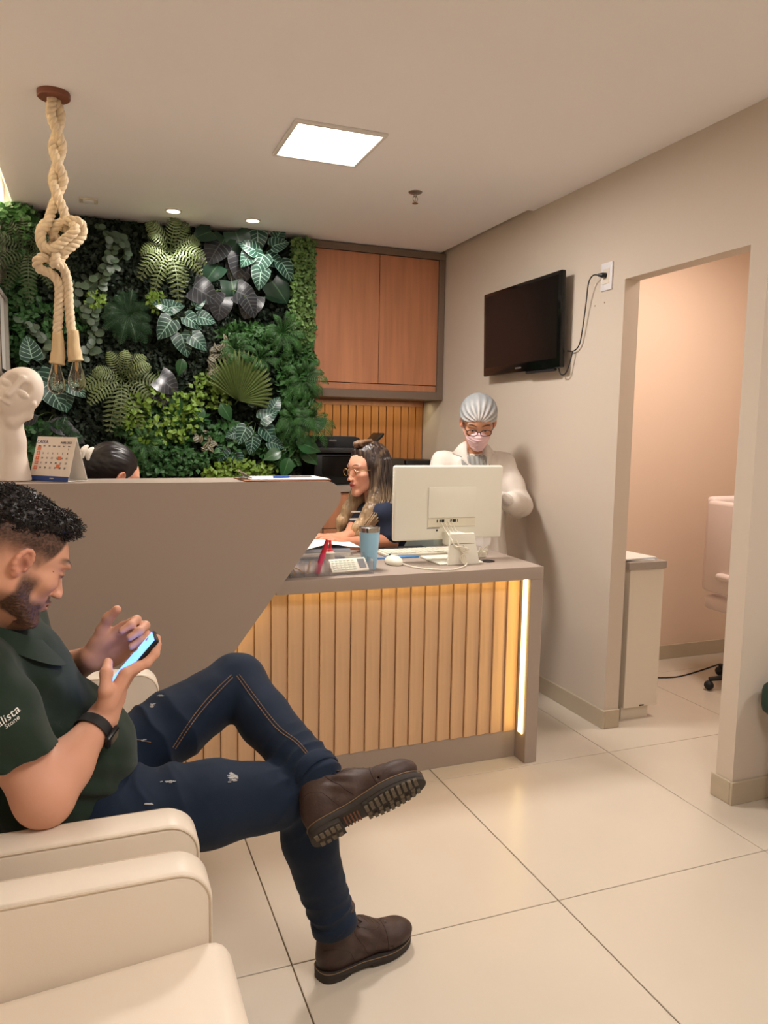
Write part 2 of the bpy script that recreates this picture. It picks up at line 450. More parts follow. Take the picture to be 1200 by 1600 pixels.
# ------------------------------------------------------------------ ceiling fittings
t = thing('ceiling_light', 'square white LED panel light glowing in the ceiling above the desk', 'ceiling light', (0.93, 3.12, CZ))
b = MB()
for lo, hi in (((0.745, 2.925, CZ - 0.012), (1.12, 2.945, CZ)), ((0.745, 3.305, CZ - 0.012), (1.12, 3.325, CZ)),
               ((0.745, 2.945, CZ - 0.012), (0.762, 3.305, CZ)), ((1.103, 2.945, CZ - 0.012), (1.12, 3.305, CZ))): b.box(lo, hi, 0.002, 1)
b.build('frame', mat('lamp frame', (225, 220, 215), 0.5), t)
b = MB(); b.box((0.762, 2.945, CZ - 0.007), (1.103, 3.305, CZ - 0.002)); b.build('diffuser', M_panel, t)
for k, (x, y, lab) in enumerate(((0.443, 4.392, 'left of two small round recessed downlights above the plant wall'),
                                 (0.876, 4.401, 'right of two small round recessed downlights above the plant wall'))):
    t = thing('downlight', lab, 'ceiling light', (x, y, CZ), 'round recessed downlights by the plant wall')
    b = MB(); b.lathe([(0.034, -0.001), (0.036, -0.006), (0.044, -0.007), (0.046, -0.003), (0.046, -0.0005), (0.034, -0.0005)], (x, y, CZ), 28)
    b.build('trim_ring', M_whitelam, t)
    b = MB(); b.lathe([(0.033, -0.001), (0.03, -0.004), (0.001, -0.0045)], (x, y, CZ), 24); b.build('lamp', M_panel, t)
t = thing('fire_sprinkler', 'small metal fire sprinkler head under the ceiling', 'sprinkler', (1.509, 3.561, CZ))
sx, sy = 1.509, 3.561
b = MB(); b.lathe([(0.034, 0), (0.033, -0.004), (0.022, -0.009), (0.012, -0.010)], (sx, sy, CZ), 24); b.build('escutcheon', mat('brushed steel', (150, 140, 135), 0.3, 0.9), t)
b = MB(); b.lathe([(0.009, -0.008), (0.009, -0.02), (0.006, -0.022), (0.006, -0.024)], (sx, sy, CZ), 12)
for sgn in (-1, 1): b.tube(catmull([(sx + sgn * 0.005, sy, CZ - 0.02), (sx + sgn * 0.012, sy, CZ - 0.03), (sx + sgn * 0.009, sy, CZ - 0.042), (sx, sy, CZ - 0.05)], 4), 0.002, 6)
b.tube([(sx, sy, CZ - 0.02), (sx, sy, CZ - 0.045)], 0.0025, 6); b.build('frame_arms', M_chrome, t)
b = MB(); b.lathe([(0.002, -0.052), (0.014, -0.053), (0.015, -0.055), (0.002, -0.057)], (sx, sy, CZ), 16); b.build('deflector', mat('brass', (150, 125, 90), 0.35, 0.9), t)
t = thing('ceiling_sensor', 'small flat rectangular white plate on the ceiling near the rope pendant', 'sensor', (0.01, 4.38, CZ))
b = MB(); b.box((-0.03, 4.33, CZ - 0.008), (0.06, 4.42, CZ), 0.003); b.build('plate', M_whitelam, t)
b = MB(); b.box((-0.012, 4.35, CZ - 0.011), (0.042, 4.40, CZ - 0.0075), 0.001); b.build('cover', M_ceil, t)

# ------------------------------------------------------------------ reception desk
FY = 2.61
t = thing('reception_desk', 'low taupe reception desk with oak slat front and warm LED edge', 'desk', (1.0, 2.9, 0))
b = MB(); b.prism([(0.30, 2.634), (0.602, 2.634), (0.602, FY), (1.707, FY), (1.707, 3.22), (0.30, 3.22)], 'z', 0.778, 0.829, bev=0.0015); b.build('worktop', M_taupe, t)
b = MB(); b.box((1.650, FY, 0.0), (1.707, 3.20, 0.7775), 0.0015, 1); b.build('side_panel', M_taupe, t)
b = MB(); b.box((0.02, 2.69, 0.0), (1.649, 2.705, 0.1175), 0.001, 1); b.build('plinth', M_taupe, t)
b = MB(); b.box((0.0, 2.712, 0.117), (1.649, 2.73, 0.777)); b.build('backing_panel', M_grout, t)
sm = None; pitch = 0.0617
for k in range(26):
    x0 = 1.648 - (k + 1) * pitch
    if sm is None:
        b = MB(); b.prism([(x0 + 0.0018, 2.712), (x0 + 0.0018, 2.684), (x0 + 0.003, 2.682), (x0 + pitch - 0.0005, 2.691), (x0 + pitch - 0.0005, 2.712)], 'z', 0.118, 0.776)
        o = b.build('slat', M_oak, t, None); sm = o.data; sx0 = x0
    else:
        o = bpy.data.objects.new('slat', sm); COL.objects.link(o); o.parent = t
        o.matrix_parent_inverse = Matrix.Translation(-t.location); o.location = (x0 - sx0, 0, random.Random(k).uniform(-0.0008, 0.0008))
        o.delta_location = (0, 0, 0)
b = MB(); b.box((0.66, 2.64, 0.772), (1.645, 2.652, 0.7775)); b.build('led_strip', M_led, t)
b = MB(); b.box((1.6445, 2.632, 0.12), (1.6495, 2.662, 0.772)); b.build('led_strip', M_led, t)
b = MB(); b.lathe([(0.026, 0.0005), (0.030, 0.0015), (0.030, 0.003), (0.024, 0.0032), (0.022, 0.001), (0.001, 0.0009)], (1.542, 2.781, 0.8285), 24); b.build('cable_grommet', M_blackm, t)

t = thing('raised_counter', 'tall taupe reception counter panel with slanted cut end', 'counter', (0.2, 2.7, 0))
cx, cz, cr = 0.778, 1.130, 0.055
arc = [(cx + cr * math.cos(a), cz + cr * math.sin(a)) for a in [math.radians(-36 + 126 * i / 10) for i in range(11)]]
poly = [(XL + 0.002, 0.0), (0.012, 0.0)] + arc + [(XL + 0.002, 1.185)]
b = MB(); b.prism(poly, 'y', 2.592, 2.632); b.build('front_panel', M_taupe, t)
arc2 = [(cx - 0.0 + cr * math.cos(a), cz + cr * math.sin(a)) for a in [math.radians(-36 + 126 * i / 10) for i in range(11)]]
zl = 0.831; xl = 0.012 + (arc[0][0] - 0.012) * (zl / arc[0][1])
b = MB(); b.prism([(XL + 0.002, zl), (xl, zl)] + arc2 + [(XL + 0.002, 1.185)], 'y', 2.6325, 2.82); b.build('counter_body', M_taupe, t)
b = MB()
p0, p1 = Vector((0.012, 0, 0.0)), Vector((arc[0][0], 0, arc[0][1])); dd = (p1 - p0).normalized(); nn = Vector((dd.z, 0, -dd.x))
def sl(q, off): v = p0 + dd * q + nn * off; return (v.x, v.z)
b.prism([sl(0.16, -0.014), sl(0.955, -0.014), sl(0.955, -0.004), sl(0.16, -0.004)], 'y', 2.633, 2.641); b.build('led_strip', M_led, t)

# ------------------------------------------------------------------ wall cabinet, slat panel, back counter
t = thing('wall_cabinet', 'taupe framed wall cabinet with two orange wood doors beside plant wall', 'cabinet', (1.7, 4.8, 1.58))
X0, X1, Z0, Z1 = 1.262, 2.200, 1.574, 2.524; yf = 4.655
b = MB(); b.box((X0, yf, Z1 - 0.042), (X1, 4.998, Z1), 0.001, 1); b.box((X1 - 0.042, yf, Z0), (X1, 4.998, Z1 - 0.043), 0.001, 1)
b.box((X0, yf, Z0), (X0 + 0.05, 4.998, Z1 - 0.043), 0.001, 1); b.box((X0 + 0.051, yf, Z0), (X1 - 0.043, 4.998, Z0 + 0.052), 0.001, 1)
b.box((X0 + 0.051, 4.98, Z0 + 0.053), (X1 - 0.043, 4.998, Z1 - 0.043))
b.build('carcass', M_taupe_l, t)
xm = 1.744
b = MB(); b.box((X0 + 0.052, yf + 0.012, Z0 + 0.095), (xm - 0.002, yf + 0.03, Z1 - 0.045), 0.001, 1); b.build('door', M_orange, t)
b = MB(); b.box((xm + 0.002, yf + 0.012, Z0 + 0.095), (X1 - 0.044, yf + 0.03, Z1 - 0.045), 0.001, 1); b.build('door', M_orange, t)
b = MB(); b.box((X0 + 0.052, yf + 0.018, Z0 + 0.053), (X1 - 0.044, yf + 0.034, Z0 + 0.091), 0.001, 1); b.build('lower_rail', M_orange, t)

t = thing('slat_wall_panel', 'vertical orange wood slat panel on the wall below the cabinet', 'wall panel', (1.7, 4.98, 1.0))
b = MB(); b.box((1.25, 4.985, 1.02), (2.20, 4.998, 1.573)); b.build('backing', M_taupe_l, t)
b = MB(); b.box((1.25, 4.962, 1.535), (2.195, 4.984, 1.5725)); b.build('top_rail', M_orange, t)
sm2 = None
for k in range(17):
    x0 = 1.252 + k * 0.0555
    if sm2 is None:
        b = MB(); b.prism([(x0 + 0.003, 4.984), (x0 + 0.003, 4.964), (x0 + 0.054, 4.969), (x0 + 0.054, 4.984)], 'z', 1.021, 1.534); o = b.build('slat', M_orange_s, t, None); sm2 = o.data; s20 = x0
    else:
        o = bpy.data.objects.new('slat', sm2); COL.objects.link(o); o.parent = t; o.matrix_parent_inverse = Matrix.Translation(-t.location); o.location = (x0 - s20, 0, 0)
t = thing('back_counter', 'orange wood drawer unit with taupe top under the printer', 'cabinet', (1.7, 4.8, 0))
b = MB(); b.box((0.9, 4.52, 0.978), (2.185, 4.983, 1.018), 0.0015, 1); b.build('countertop', M_taupe, t)
b = MB(); b.box((0.92, 4.56, 0.0), (2.185, 4.983, 0.977)); b.build('carcass', M_taupe_l, t)
for i, x in enumerate((0.922, 1.345, 1.768)):
    for z0, z1 in ((0.06, 0.36), (0.365, 0.745), (0.75, 0.972)):
        b = MB(); b.box((x, 4.538, z0), (x + 0.415, 4.5595, z1), 0.0015, 1); b.build('drawer', M_orange, t)

# printer
t = thing('printer', 'black multifunction printer with raised paper tray on the back counter', 'printer', (1.5, 4.75, 1.018))
b = MB(); b.box((1.30, 4.60, 1.0185), (1.72, 4.95, 1.215), 0.012); b.build('body', M_black, t)
b = MB(); b.box((1.35, 4.592, 1.07), (1.69, 4.6, 1.20), 0.004, 1); b.build('front_cover', M_screen, t)
b = MB(); b.box((1.28, 4.58, 1.22), (1.74, 4.95, 1.255), 0.01); b.build('scanner_lid', mat('dark grey plastic', (48, 47, 48), 0.45), t)
b = MB(); b.prism([(1.30, 1.256), (1.70, 1.256), (1.64, 1.275), (1.60, 1.318), (1.57, 1.325), (1.31, 1.325), (1.30, 1.318)], 'y', 4.62, 4.93, bev=0.004)
o = b.build('document_feeder', M_blackm, t)
b = MB(); b.prism([(1.62, 1.276), (1.74, 1.283), (1.79, 1.325), (1.80, 1.345), (1.79, 1.35), (1.775, 1.332), (1.735, 1.295), (1.62, 1.29)], 'y', 4.68, 4.88, bev=0.002); b.build('paper_tray', M_black, t)
b = MB(); b.box((1.40, 4.617, 1.292), (1.45, 4.6195, 1.304), 0.001, 1); b.build('badge', mat('grey badge', (120, 118, 118), 0.4), t)
t = thing('label_printer', 'small black device with smoky flap on the back counter right end', 'device', (2.0, 4.75, 1.018))
b = MB(); b.box((1.93, 4.62, 1.0185), (2.17, 4.88, 1.175), 0.012); b.build('body', M_black, t)
b = MB(); b.box((1.79, 4.63, 1.0185), (1.925, 4.86, 1.185), 0.008); b.build('flap', mat('smoky plastic', (62, 56, 48), 0.25), t)

# ------------------------------------------------------------------ television, outlet, cable
t = thing('television', 'black flat television tilted on the right wall above standing woman', 'television', (2.17, 3.6, 1.9))
y0, y1, z0, z1 = 3.205, 3.985, 1.690, 2.150
TM = Matrix.Translation((2.168, 3.59, 1.92)) @ Matrix.Rotation(math.radians(-1.5), 4, 'Y')
b = MB(); b.box((-0.035, -0.39, -0.232), (-0.008, 0.39, 0.232), 0.006, 2, TM); b.build('bezel', M_screen, t)
b = MB(); b.box((-0.0362, -0.362, -0.185), (-0.0352, 0.362, 0.212), 0, 1, TM); b.build('screen', mat('lcd panel', (16, 12, 13), 0.22, spec=0.4), t)
b = MB(); b.box((-0.008, -0.30, -0.18), (0.016, 0.30, 0.16), 0.01, 2, TM); b.box((-0.03, -0.33, -0.245), (-0.01, -0.06, -0.230), 0.006, 2, TM); b.build('rear_housing', M_blackm, t)
b = MB(); b.box((0.0, -0.10, -0.10), (0.033, 0.10, 0.10), 0.002, 1, TM); b.build('wall_bracket', M_blackm, t)
b = MB(); b.box((-0.0365, -0.03, -0.212), (-0.0352, 0.03, -0.204), 0, 1, TM); b.build('badge', mat('grey badge', (95, 90, 88), 0.4), t)
t = thing('wall_outlet', 'white rectangular power outlet plate on the wall right of television', 'outlet', (2.2, 2.97, 2.08))
b = MB(); b.box((XR - 0.009, 2.905, 2.016), (XR, 2.985, 2.140), 0.004, 2); b.build('plate', mat('cool white plastic', (226, 224, 228), 0.35), t)
b = MB(); b.box((XR - 0.0105, 2.921, 2.045), (XR - 0.0088, 2.969, 2.112), 0.001, 1); b.build('socket', M_whitelam, t)
t = thing('power_cable', 'thin black power cable from outlet looping down behind television', 'cable', (2.19, 3.1, 1.9))
b = MB(); P = catmull([(2.165, 2.965, 2.085), (2.160, 2.998, 2.088), (2.165, 3.035, 2.06), (2.178, 3.065, 1.98), (2.185, 3.095, 1.86), (2.188, 3.12, 1.79), (2.19, 3.165, 1.765), (2.192, 3.22, 1.77)], 8)
b.tube(P, 0.003, 8); b.tube(catmull([(2.185, 3.165, 1.765), (2.18, 3.175, 1.72), (2.175, 3.19, 1.675), (2.172, 3.21, 1.655), (2.17, 3.24, 1.66), (2.17, 3.26, 1.70)], 8), 0.003, 8)
b.build('cord', M_blackm, t)
b = MB(); b.tube([(XR - 0.010, 2.945, 2.083), (XR - 0.028, 2.95, 2.083), (XR - 0.04, 2.965, 2.085)], [0.011, 0.011, 0.006], 12); b.build('plug', M_black, t)
for (px, py) in ((929, 474), (946, 469)):
    y = 3.03 if px < 935 else 2.96
    z = 1.96 if px < 935 else 1.965
    b = MB(); b.lathe([(0.004, 0), (0.0035, 0.001), (0.0005, 0.0012)], (XR, y, z), 10, Matrix.Rotation(-PI / 2, 3, 'Y')); tagp(b.build('screw_hole', M_grout), ('left' if px < 935 else 'right') + ' of two small drilled holes in the wall below the outlet', 'hole', 'drilled holes under the outlet')

# ------------------------------------------------------------------ inner room
t = thing('side_cabinet', 'narrow white cabinet with grey top just inside the doorway', 'cabinet', (2.44, 3.0, 0))
b = MB(); b.box((2.348, 2.862, 0.062), (2.545, 3.25, 0.738), 0.002, 1); b.build('body', M_whitelam, t)
b = MB(); b.box((2.330, 2.850, 0.7385), (2.549, 3.26, 0.772), 0.001, 1); b.build('top_panel', mat('grey laminate', (160, 150, 140), 0.5), t)
b = MB(); b.box((2.352, 2.885, 0.0), (2.51, 3.24, 0.0615)); b.build('plinth', M_whitelam, t)
b = MB(); b.box((2.44, 2.860, 0.066), (2.465, 2.8618, 0.072)); b.build('badge', M_black, t)
for k, (z, dx, c) in enumerate(((0.773, 0, M_paper), (0.778, 0.008, M_paper_b), (0.783, -0.006, M_paper))):
    b = MB(); Mx = Matrix.Translation((2.42 + dx, 2.99, z)) @ Matrix.Rotation(0.12 * (k - 1), 4, 'Z'); b.box((-0.1, -0.11, 0), (0.09, 0.11, 0.0045), 0, 1, Mx)
    tagp(b.build('paper_stack', c), ['lowest bundle of papers on the narrow white cabinet', 'middle bluish bundle of papers on the narrow white cabinet', 'top bundle of white papers on the narrow white cabinet'][k], 'papers', 'papers on the narrow cabinet')
b = MB(); b.ball((2.375, 3.0, 0.800), (0.035, 0.05, 0.012), 12); b.tube(catmull([(2.34, 2.95, 0.80), (2.37, 2.98, 0.81), (2.40, 3.02, 0.802)], 4), 0.006, 6); tagp(b.build('green_pouch', mat('green cloth', (70, 130, 60), 0.8)), 'small green cloth pouch lying on the papers in the doorway', 'pouch')
t = thing('office_chair', 'white padded chair partly hidden behind the right doorway jamb', 'chair', (3.05, 2.95, 0))
mp = mat('white vinyl', (225, 208, 200), 0.45)
b = MB(); b.box((2.80, 2.80, 0.80 - 0.38), (3.2, 3.22, 0.50), 0.03, 3); b.build('seat', mp, t)
b = MB(); b.box((2.79, 3.0, 0.52), (2.84, 3.22, 1.02), 0.022, 3); b.box((2.8, 3.18, 0.52), (3.2, 3.24, 1.04), 0.025, 3); b.build('backrest', mp, t)
b = MB(); b.box((2.755, 2.86, 0.60), (2.82, 3.1, 0.64), 0.018, 3); b.build('armrest', mp, t)
b = MB(); b.tube([(2.80, 2.98, 0.6), (2.82, 2.99, 0.46)], 0.012, 8); b.build('arm_post', M_blackm, t)
b = MB(); b.tube([(3.0, 3.0, 0.41), (3.0, 3.0, 0.09)], 0.025, 12)
for k in range(5):
    a = k * 2 * PI / 5 + 0.3; b.tube([(3.0, 3.0, 0.09), (3.0 + 0.26 * math.cos(a), 3.0 + 0.26 * math.sin(a), 0.06)], [0.02, 0.012], 8)
    b.ball((3.0 + 0.26 * math.cos(a), 3.0 + 0.26 * math.sin(a), 0.027), 0.026, 10)
b.build('wheel_base', M_blackm, t)
t.location.x += 0.335
b = MB(); b.tube(catmull([(2.55, 3.36, 0.004), (2.75, 3.27, 0.004), (2.9, 3.34, 0.004), (3.1, 3.31, 0.004), (3.5, 3.42, 0.004)], 8), 0.004, 6)
tagp(b.build('floor_cable', M_blackm), 'thin black cable lying on the inner room floor', 'cable')
t = thing('waiting_stool', 'dark green padded seat at the right edge by the hall wall', 'stool', (2.45, 1.78, 0))
b = MB(); b.box((2.262, 1.66, 0.355), (2.70, 2.03, 0.485), 0.04, 3); b.build('seat', mat('dark green vinyl', (22, 52, 44), 0.4), t)
M_dred = mat('dark red metal', (110, 30, 34), 0.4)
for dx in (2.30, 2.66):
    for dy in (1.71, 1.95):
        b = MB(); b.tube([(dx, dy, 0.36), (dx, dy, 0.0)], 0.015, 8); b.build('leg', M_dred, t)

# ------------------------------------------------------------------ wall art on the left wall edge
t = thing('wall_frame', 'slim silver framed glass panel on the left wall by the plants', 'picture frame', (-0.43, 4.4, 1.85))
b = MB()
for (ya, yb_) in ((4.15, 4.17), (4.58, 4.60)): b.box((XL, ya, 1.62), (XL + 0.035, yb_, 2.05), 0.003, 1)
b.box((XL, 4.17, 1.62), (XL + 0.035, 4.58, 1.64), 0.003, 1); b.box((XL, 4.17, 2.03), (XL + 0.035, 4.58, 2.05), 0.003, 1); b.build('frame', M_chrome, t)
b = MB(); b.box((XL + 0.001, 4.171, 1.641), (XL + 0.012, 4.579, 2.029)); b.build('panel', M_paper, t)
# ------------------------------------------------------------------ plant wall
def leafmat(name, rgb, rough=0.45, veins=None, vein_n=7, midonly=False, stripe=None, var=0.2, spec=0.5, metal=0.0):
    M = bpy.data.materials.new(name); M.use_nodes = True; nt = M.node_tree; b = nt.nodes['Principled BSDF']
    b.inputs['Roughness'].default_value = rough; b.inputs['Specular IOR Level'].default_value = spec
    oi = nt.nodes.new('ShaderNodeObjectInfo'); tc = nt.nodes.new('ShaderNodeTexCoord')
    n = nt.nodes.new('ShaderNodeTexNoise'); n.inputs['Scale'].default_value = 9
    nt.links.new(tc.outputs['Object'], n.inputs['Vector'])
    add = nt.nodes.new('ShaderNodeMath'); add.operation = 'ADD'; nt.links.new(oi.outputs['Random'], add.inputs[0]); nt.links.new(n.outputs['Fac'], add.inputs[1])
    mr = nt.nodes.new('ShaderNodeMapRange'); mr.inputs['From Min'].default_value = 0.3; mr.inputs['From Max'].default_value = 1.7
    mr.inputs['To Min'].default_value = 1 - var; mr.inputs['To Max'].default_value = 1 + var; nt.links.new(add.outputs[0], mr.inputs['Value'])
    hs = nt.nodes.new('ShaderNodeHueSaturation'); hs.inputs['Color'].default_value = lin(rgb); nt.links.new(mr.outputs[0], hs.inputs['Value'])
    out = hs.outputs[0]
    if veins or stripe:
        sep = nt.nodes.new('ShaderNodeSeparateXYZ'); nt.links.new(tc.outputs['UV'], sep.inputs[0])
        def mth(op, a, b_=None, c=None):
            m_ = nt.nodes.new('ShaderNodeMath'); m_.operation = op
            for i_, v_ in enumerate((a, b_, c)):
                if v_ is None: continue
                if isinstance(v_, (int, float)): m_.inputs[i_].default_value = v_
                else: nt.links.new(v_, m_.inputs[i_])
            return m_.outputs[0]
        U, V = sep.outputs[0], sep.outputs[1]
        au = mth('ABSOLUTE', mth('SUBTRACT', U, 0.5))               # 0 at the midrib, 0.5 at the edge
        mid = mth('LESS_THAN', au, 0.028)
        if stripe:
            fac = mth('MULTIPLY', mth('GREATER_THAN', au, 0.14), mth('LESS_THAN', au, 0.34))
            fac = mth('MAXIMUM', fac, 0.0); colr = stripe
        else:
            lat = mth('FRACT', mth('MULTIPLY', mth('SUBTRACT', V, mth('MULTIPLY', au, 0.45)), vein_n))
            lv = mth('LESS_THAN', lat, 0.15)
            edge = mth('GREATER_THAN', au, 0.475)
            fac = mid if midonly else mth('MAXIMUM', mth('MAXIMUM', mid, lv), mth('MULTIPLY', edge, 0.5)); colr = veins
        mx = nt.nodes.new('ShaderNodeMix'); mx.data_type = 'RGBA'; nt.links.new(fac, mx.inputs['Factor'])
        nt.links.new(out, mx.inputs['A']); mx.inputs['B'].default_value = lin(colr); out = mx.outputs['Result']
    nt.links.new(out, b.inputs['Base Color'])
    return M
L_fern = leafmat('fern green', (106, 120, 76), 0.5)
L_fern2 = leafmat('dusky fern green', (74, 92, 58), 0.5)
L_cycas = leafmat('deep palm green', (44, 74, 46), 0.45)
L_bright = leafmat('bright fern green', (52, 96, 42), 0.5)
L_philo = leafmat('dark glossy leaf', (34, 62, 46), 0.28, veins=(70, 104, 72), midonly=True)
L_dark = leafmat('purple black leaf', (40, 42, 46), 0.25, veins=(78, 82, 84), vein_n=6)
L_aloc = leafmat('white veined leaf', (30, 66, 54), 0.35, veins=(140, 176, 158), vein_n=6)
L_euc = leafmat('grey green leaf', (72, 90, 70), 0.4)
L_small = leafmat('lime leaf', (110, 142, 48), 0.5)
L_small2 = leafmat('mid green leaf', (46, 90, 40), 0.5)
L_trad = leafmat('striped leaf', (70, 66, 44), 0.45, stripe=(136, 132, 104))
L_fan = leafmat('fan palm green', (88, 104, 54), 0.45)
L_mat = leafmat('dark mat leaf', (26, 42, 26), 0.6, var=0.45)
L_ivy = leafmat('creeping leaf', (92, 122, 62), 0.5)
L_spath = leafmat('broad green leaf', (44, 88, 48), 0.3, veins=(80, 120, 76), midonly=True)
M_stem = mat('plant stem', (70, 90, 44), 0.6)

PW = 4.70          # the plane of the plant wall's backing
def ori(d, n):
    """columns: across, along the leaf, leaf face"""
    d = Vector(d).normalized(); n = Vector(n); n = (n - d * n.dot(d)).normalized()
    return Matrix((d.cross(n), d, n)).transposed()
SH = {
    'heart': lambda t: (0.62 * math.sqrt(max(0, math.sin(PI * min(1, t * 0.52 + 0.17)))) * (1 - t) ** 0.55 * 1.15) if t < 1 else 0,
    'arrow': lambda t: 0.50 * (1 - t) ** 0.8 * min(1, (t + 0.05) / 0.12) + 0.10 * math.sin(PI * t),
    'round': lambda t: 0.45 * math.sqrt(max(0, 1 - (2 * t - 1) ** 2)),
    'lance': lambda t: 0.22 * math.sin(PI * t ** 0.8),
    'oval': lambda t: 0.34 * math.sin(PI * t ** 0.75),
}
def leaf_data(shape, nl=8, curl=0.25, fold=0.18, lobes=0.0):
    """unit leaf: length along +Y, face +Z"""
    vs, fs, uv = [], [], []; cols = [-1, -0.5, 0, 0.5, 1]
    for i in range(nl + 1):
        t = i / nl; w_ = SH[shape](t)
        for c in cols:
            x = c * w_; y = t - (lobes * abs(c) * max(0, 1 - t * 4))
            z = -curl * t * t + fold * abs(x) - 0.25 * x * x
            vs.append((x, y, z)); uv.append((0.5 + 0.5 * c, t))
    for i in range(nl):
        for k in range(4): fs.append((i * 5 + k, i * 5 + k + 1, i * 5 + 6 + k, i * 5 + 5 + k))
    return vs, fs, uv
_lc = {}
def leaf_mesh(shape, mt, curl=0.25, fold=0.18, lobes=0.0):
    key = (shape, mt.name, curl, fold, lobes)
    if key not in _lc:
        vs, fs, uv = leaf_data(shape, 8, curl, fold, lobes); b = MB(); b.v, b.f, b.uv = vs, fs, uv; b.mi = [0] * len(fs)
        me = bpy.data.meshes.new('leaf'); me.from_pydata(vs, [], fs); me.update(); me.polygons.foreach_set('use_smooth', [True] * len(fs))
        l = me.uv_layers.new(name='UV'); li = np.empty(len(me.loops), dtype=np.int32); me.loops.foreach_get('vertex_index', li)
        l.data.foreach_set('uv', np.array(uv, dtype=np.float32)[li].ravel()); me.materials.append(mt); _lc[key] = me
    return _lc[key]
def leaf_obj(parent, me, p, d, n, size, name='leaf', wx=1.0):
    o = bpy.data.objects.new(name, me); COL.objects.link(o); o.parent = parent; o.matrix_parent_inverse = Matrix.Translation(-parent.location)
    o.matrix_basis = Matrix.Translation(p) @ ori(d, n).to_4x4() @ Matrix.Diagonal((size * wx, size, size, 1)); return o
def wdir(a, out=0.0):
    """direction in the wall plane, a degrees anticlockwise from right, out towards the room"""
    a = math.radians(a); return Vector((math.cos(a), -out, math.sin(a)))

def frond_path(p, a, L, rise=0.10, droop=0.5, n=14):
    d = wdir(a); P = []
    for i in range(n + 1):
        t = i / n
        q = p + d * (L * t * (1 - 0.25 * droop * t)) + Vector((0, -(rise * math.sin(PI * min(1, t * 0.75))), -droop * L * t * t * 0.6)); P.append(q)
    return P
def frond(parent, p, a, L, mt, rise=0.10, droop=0.5, lw=0.22, dens=26, leaflet='fern', lean=0.35, name='frond'):
    P = frond_path(p, a, L, rise, droop, dens); b = MB(); b.tube(P[::2], 0.0025, 4, False)
    for i in range(2, dens):
        t = i / dens; T = (P[i + 1] - P[i - 1]).normalized(); out = Vector((0, -1, 0.25)); N = (out - T * out.dot(T)).normalized(); S_ = T.cross(N)
        ll = L * lw * (math.sin(PI * min(1, 0.12 + t * 0.88)) ** 0.6) * (1.0 if leaflet == 'fern' else 1.1)
        for sg in (-1, 1):
            e = (S_ * sg + T * lean - N * 0.15).normalized(); w_ = T * (L / dens * 0.41)
            q = P[i]; m1 = q + e * ll * 0.45 + N * ll * 0.06; tip = q + e * ll - N * ll * 0.12
            b.add([q - w_ * 0.5, q + w_ * 0.5, m1 + w_, tip, m1 - w_], [(0, 1, 2, 3, 4)])
    me_ = b.build(name, mt, parent, None); return me_
RN = random.Random(11)
def fern(px, py, R, mt, label, n=15, a0=0, a1=360, rise=0.16, droop=0.75, lw=0.2, group=None, name='fern', y=4.64, dens=20):
    p = pt(px, py, y); t = thing(name, label, 'plant', p, group)
    for k in range(n):
        a = a0 + (a1 - a0) * (k + RN.uniform(-0.3, 0.3)) / n
        upw = max(0.0, math.sin(math.radians(a))); frond(t, p, a, R * RN.uniform(0.8, 1.12) * (1 - 0.15 * upw), mt, rise * RN.uniform(0.7, 1.2) * (1 - 0.3 * upw), droop * RN.uniform(0.7, 1.2) * (1 - 0.75 * upw), lw, dens)
    return t

# panel, mat of small leaves
t = thing('foliage_backing', 'dark backing panel of the artificial plant wall covered with tiny leaves', 'panel', (0.4, 4.8, 1.8))
PX0, PX1 = XL + 0.02, 1.255
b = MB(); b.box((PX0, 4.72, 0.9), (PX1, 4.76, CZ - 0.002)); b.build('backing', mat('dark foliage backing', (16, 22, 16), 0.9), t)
def scatter(name, parent, mt, n, gen, size, shape='d', tilt=0.7, kind='stuff', seed=3):
    """many small leaves joined in one mesh; gen(rng) gives points"""
    r = np.random.RandomState(seed); P = gen(r, n); m_ = len(P)
    d = r.normal(size=(m_, 3)) * np.array([1, 0.5, 1]); d /= np.linalg.norm(d, axis=1)[:, None]
    nn = np.array([0, -1, 0.3]) + r.normal(size=(m_, 3)) * tilt; nn -= d * (nn * d).sum(1)[:, None]; nn /= np.linalg.norm(nn, axis=1)[:, None]
    s_ = np.cross(d, nn); L = size * r.uniform(0.7, 1.35, (m_, 1)); W = L * (0.40 if shape == 'd' else 0.22)
    v = np.stack([P, P + d * L * 0.4 + s_ * W + nn * L * 0.1, P + d * L, P + d * L * 0.4 - s_ * W + nn * L * 0.1, ], 1).reshape(-1, 3)
    q = np.arange(m_ * 4).reshape(-1, 4)
    o = npmesh(name, v, q, mt, parent); o.data.polygons.foreach_set('use_smooth', np.zeros(m_, bool)); 
    if kind: o['kind'] = kind
    return o
def box_gen(x0, x1, z0, z1, ya, yb):
    def g(r, n): return np.stack([r.uniform(x0, x1, n), r.uniform(ya, yb, n), r.uniform(z0, z1, n)], 1)
    return g
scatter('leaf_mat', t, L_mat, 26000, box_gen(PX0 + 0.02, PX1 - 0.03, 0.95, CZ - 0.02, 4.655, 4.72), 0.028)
def blob_gen(px, py, rx, rz, y=4.60, th=0.09):
    c = pt(px, py, y)
    def g(r, n):
        a = r.uniform(0, 2 * PI, n); q = np.sqrt(r.uniform(0, 1, n))
        x = c.x + rx * q * np.cos(a); z = c.z + rz * q * np.sin(a)
        return np.stack([np.clip(x, PX0 + .01, PX1 + 0.02), c.y + r.uniform(-th, th, n) * (1 - 0.5 * q), np.clip(z, 0.9, CZ - 0.025)], 1)
    return g
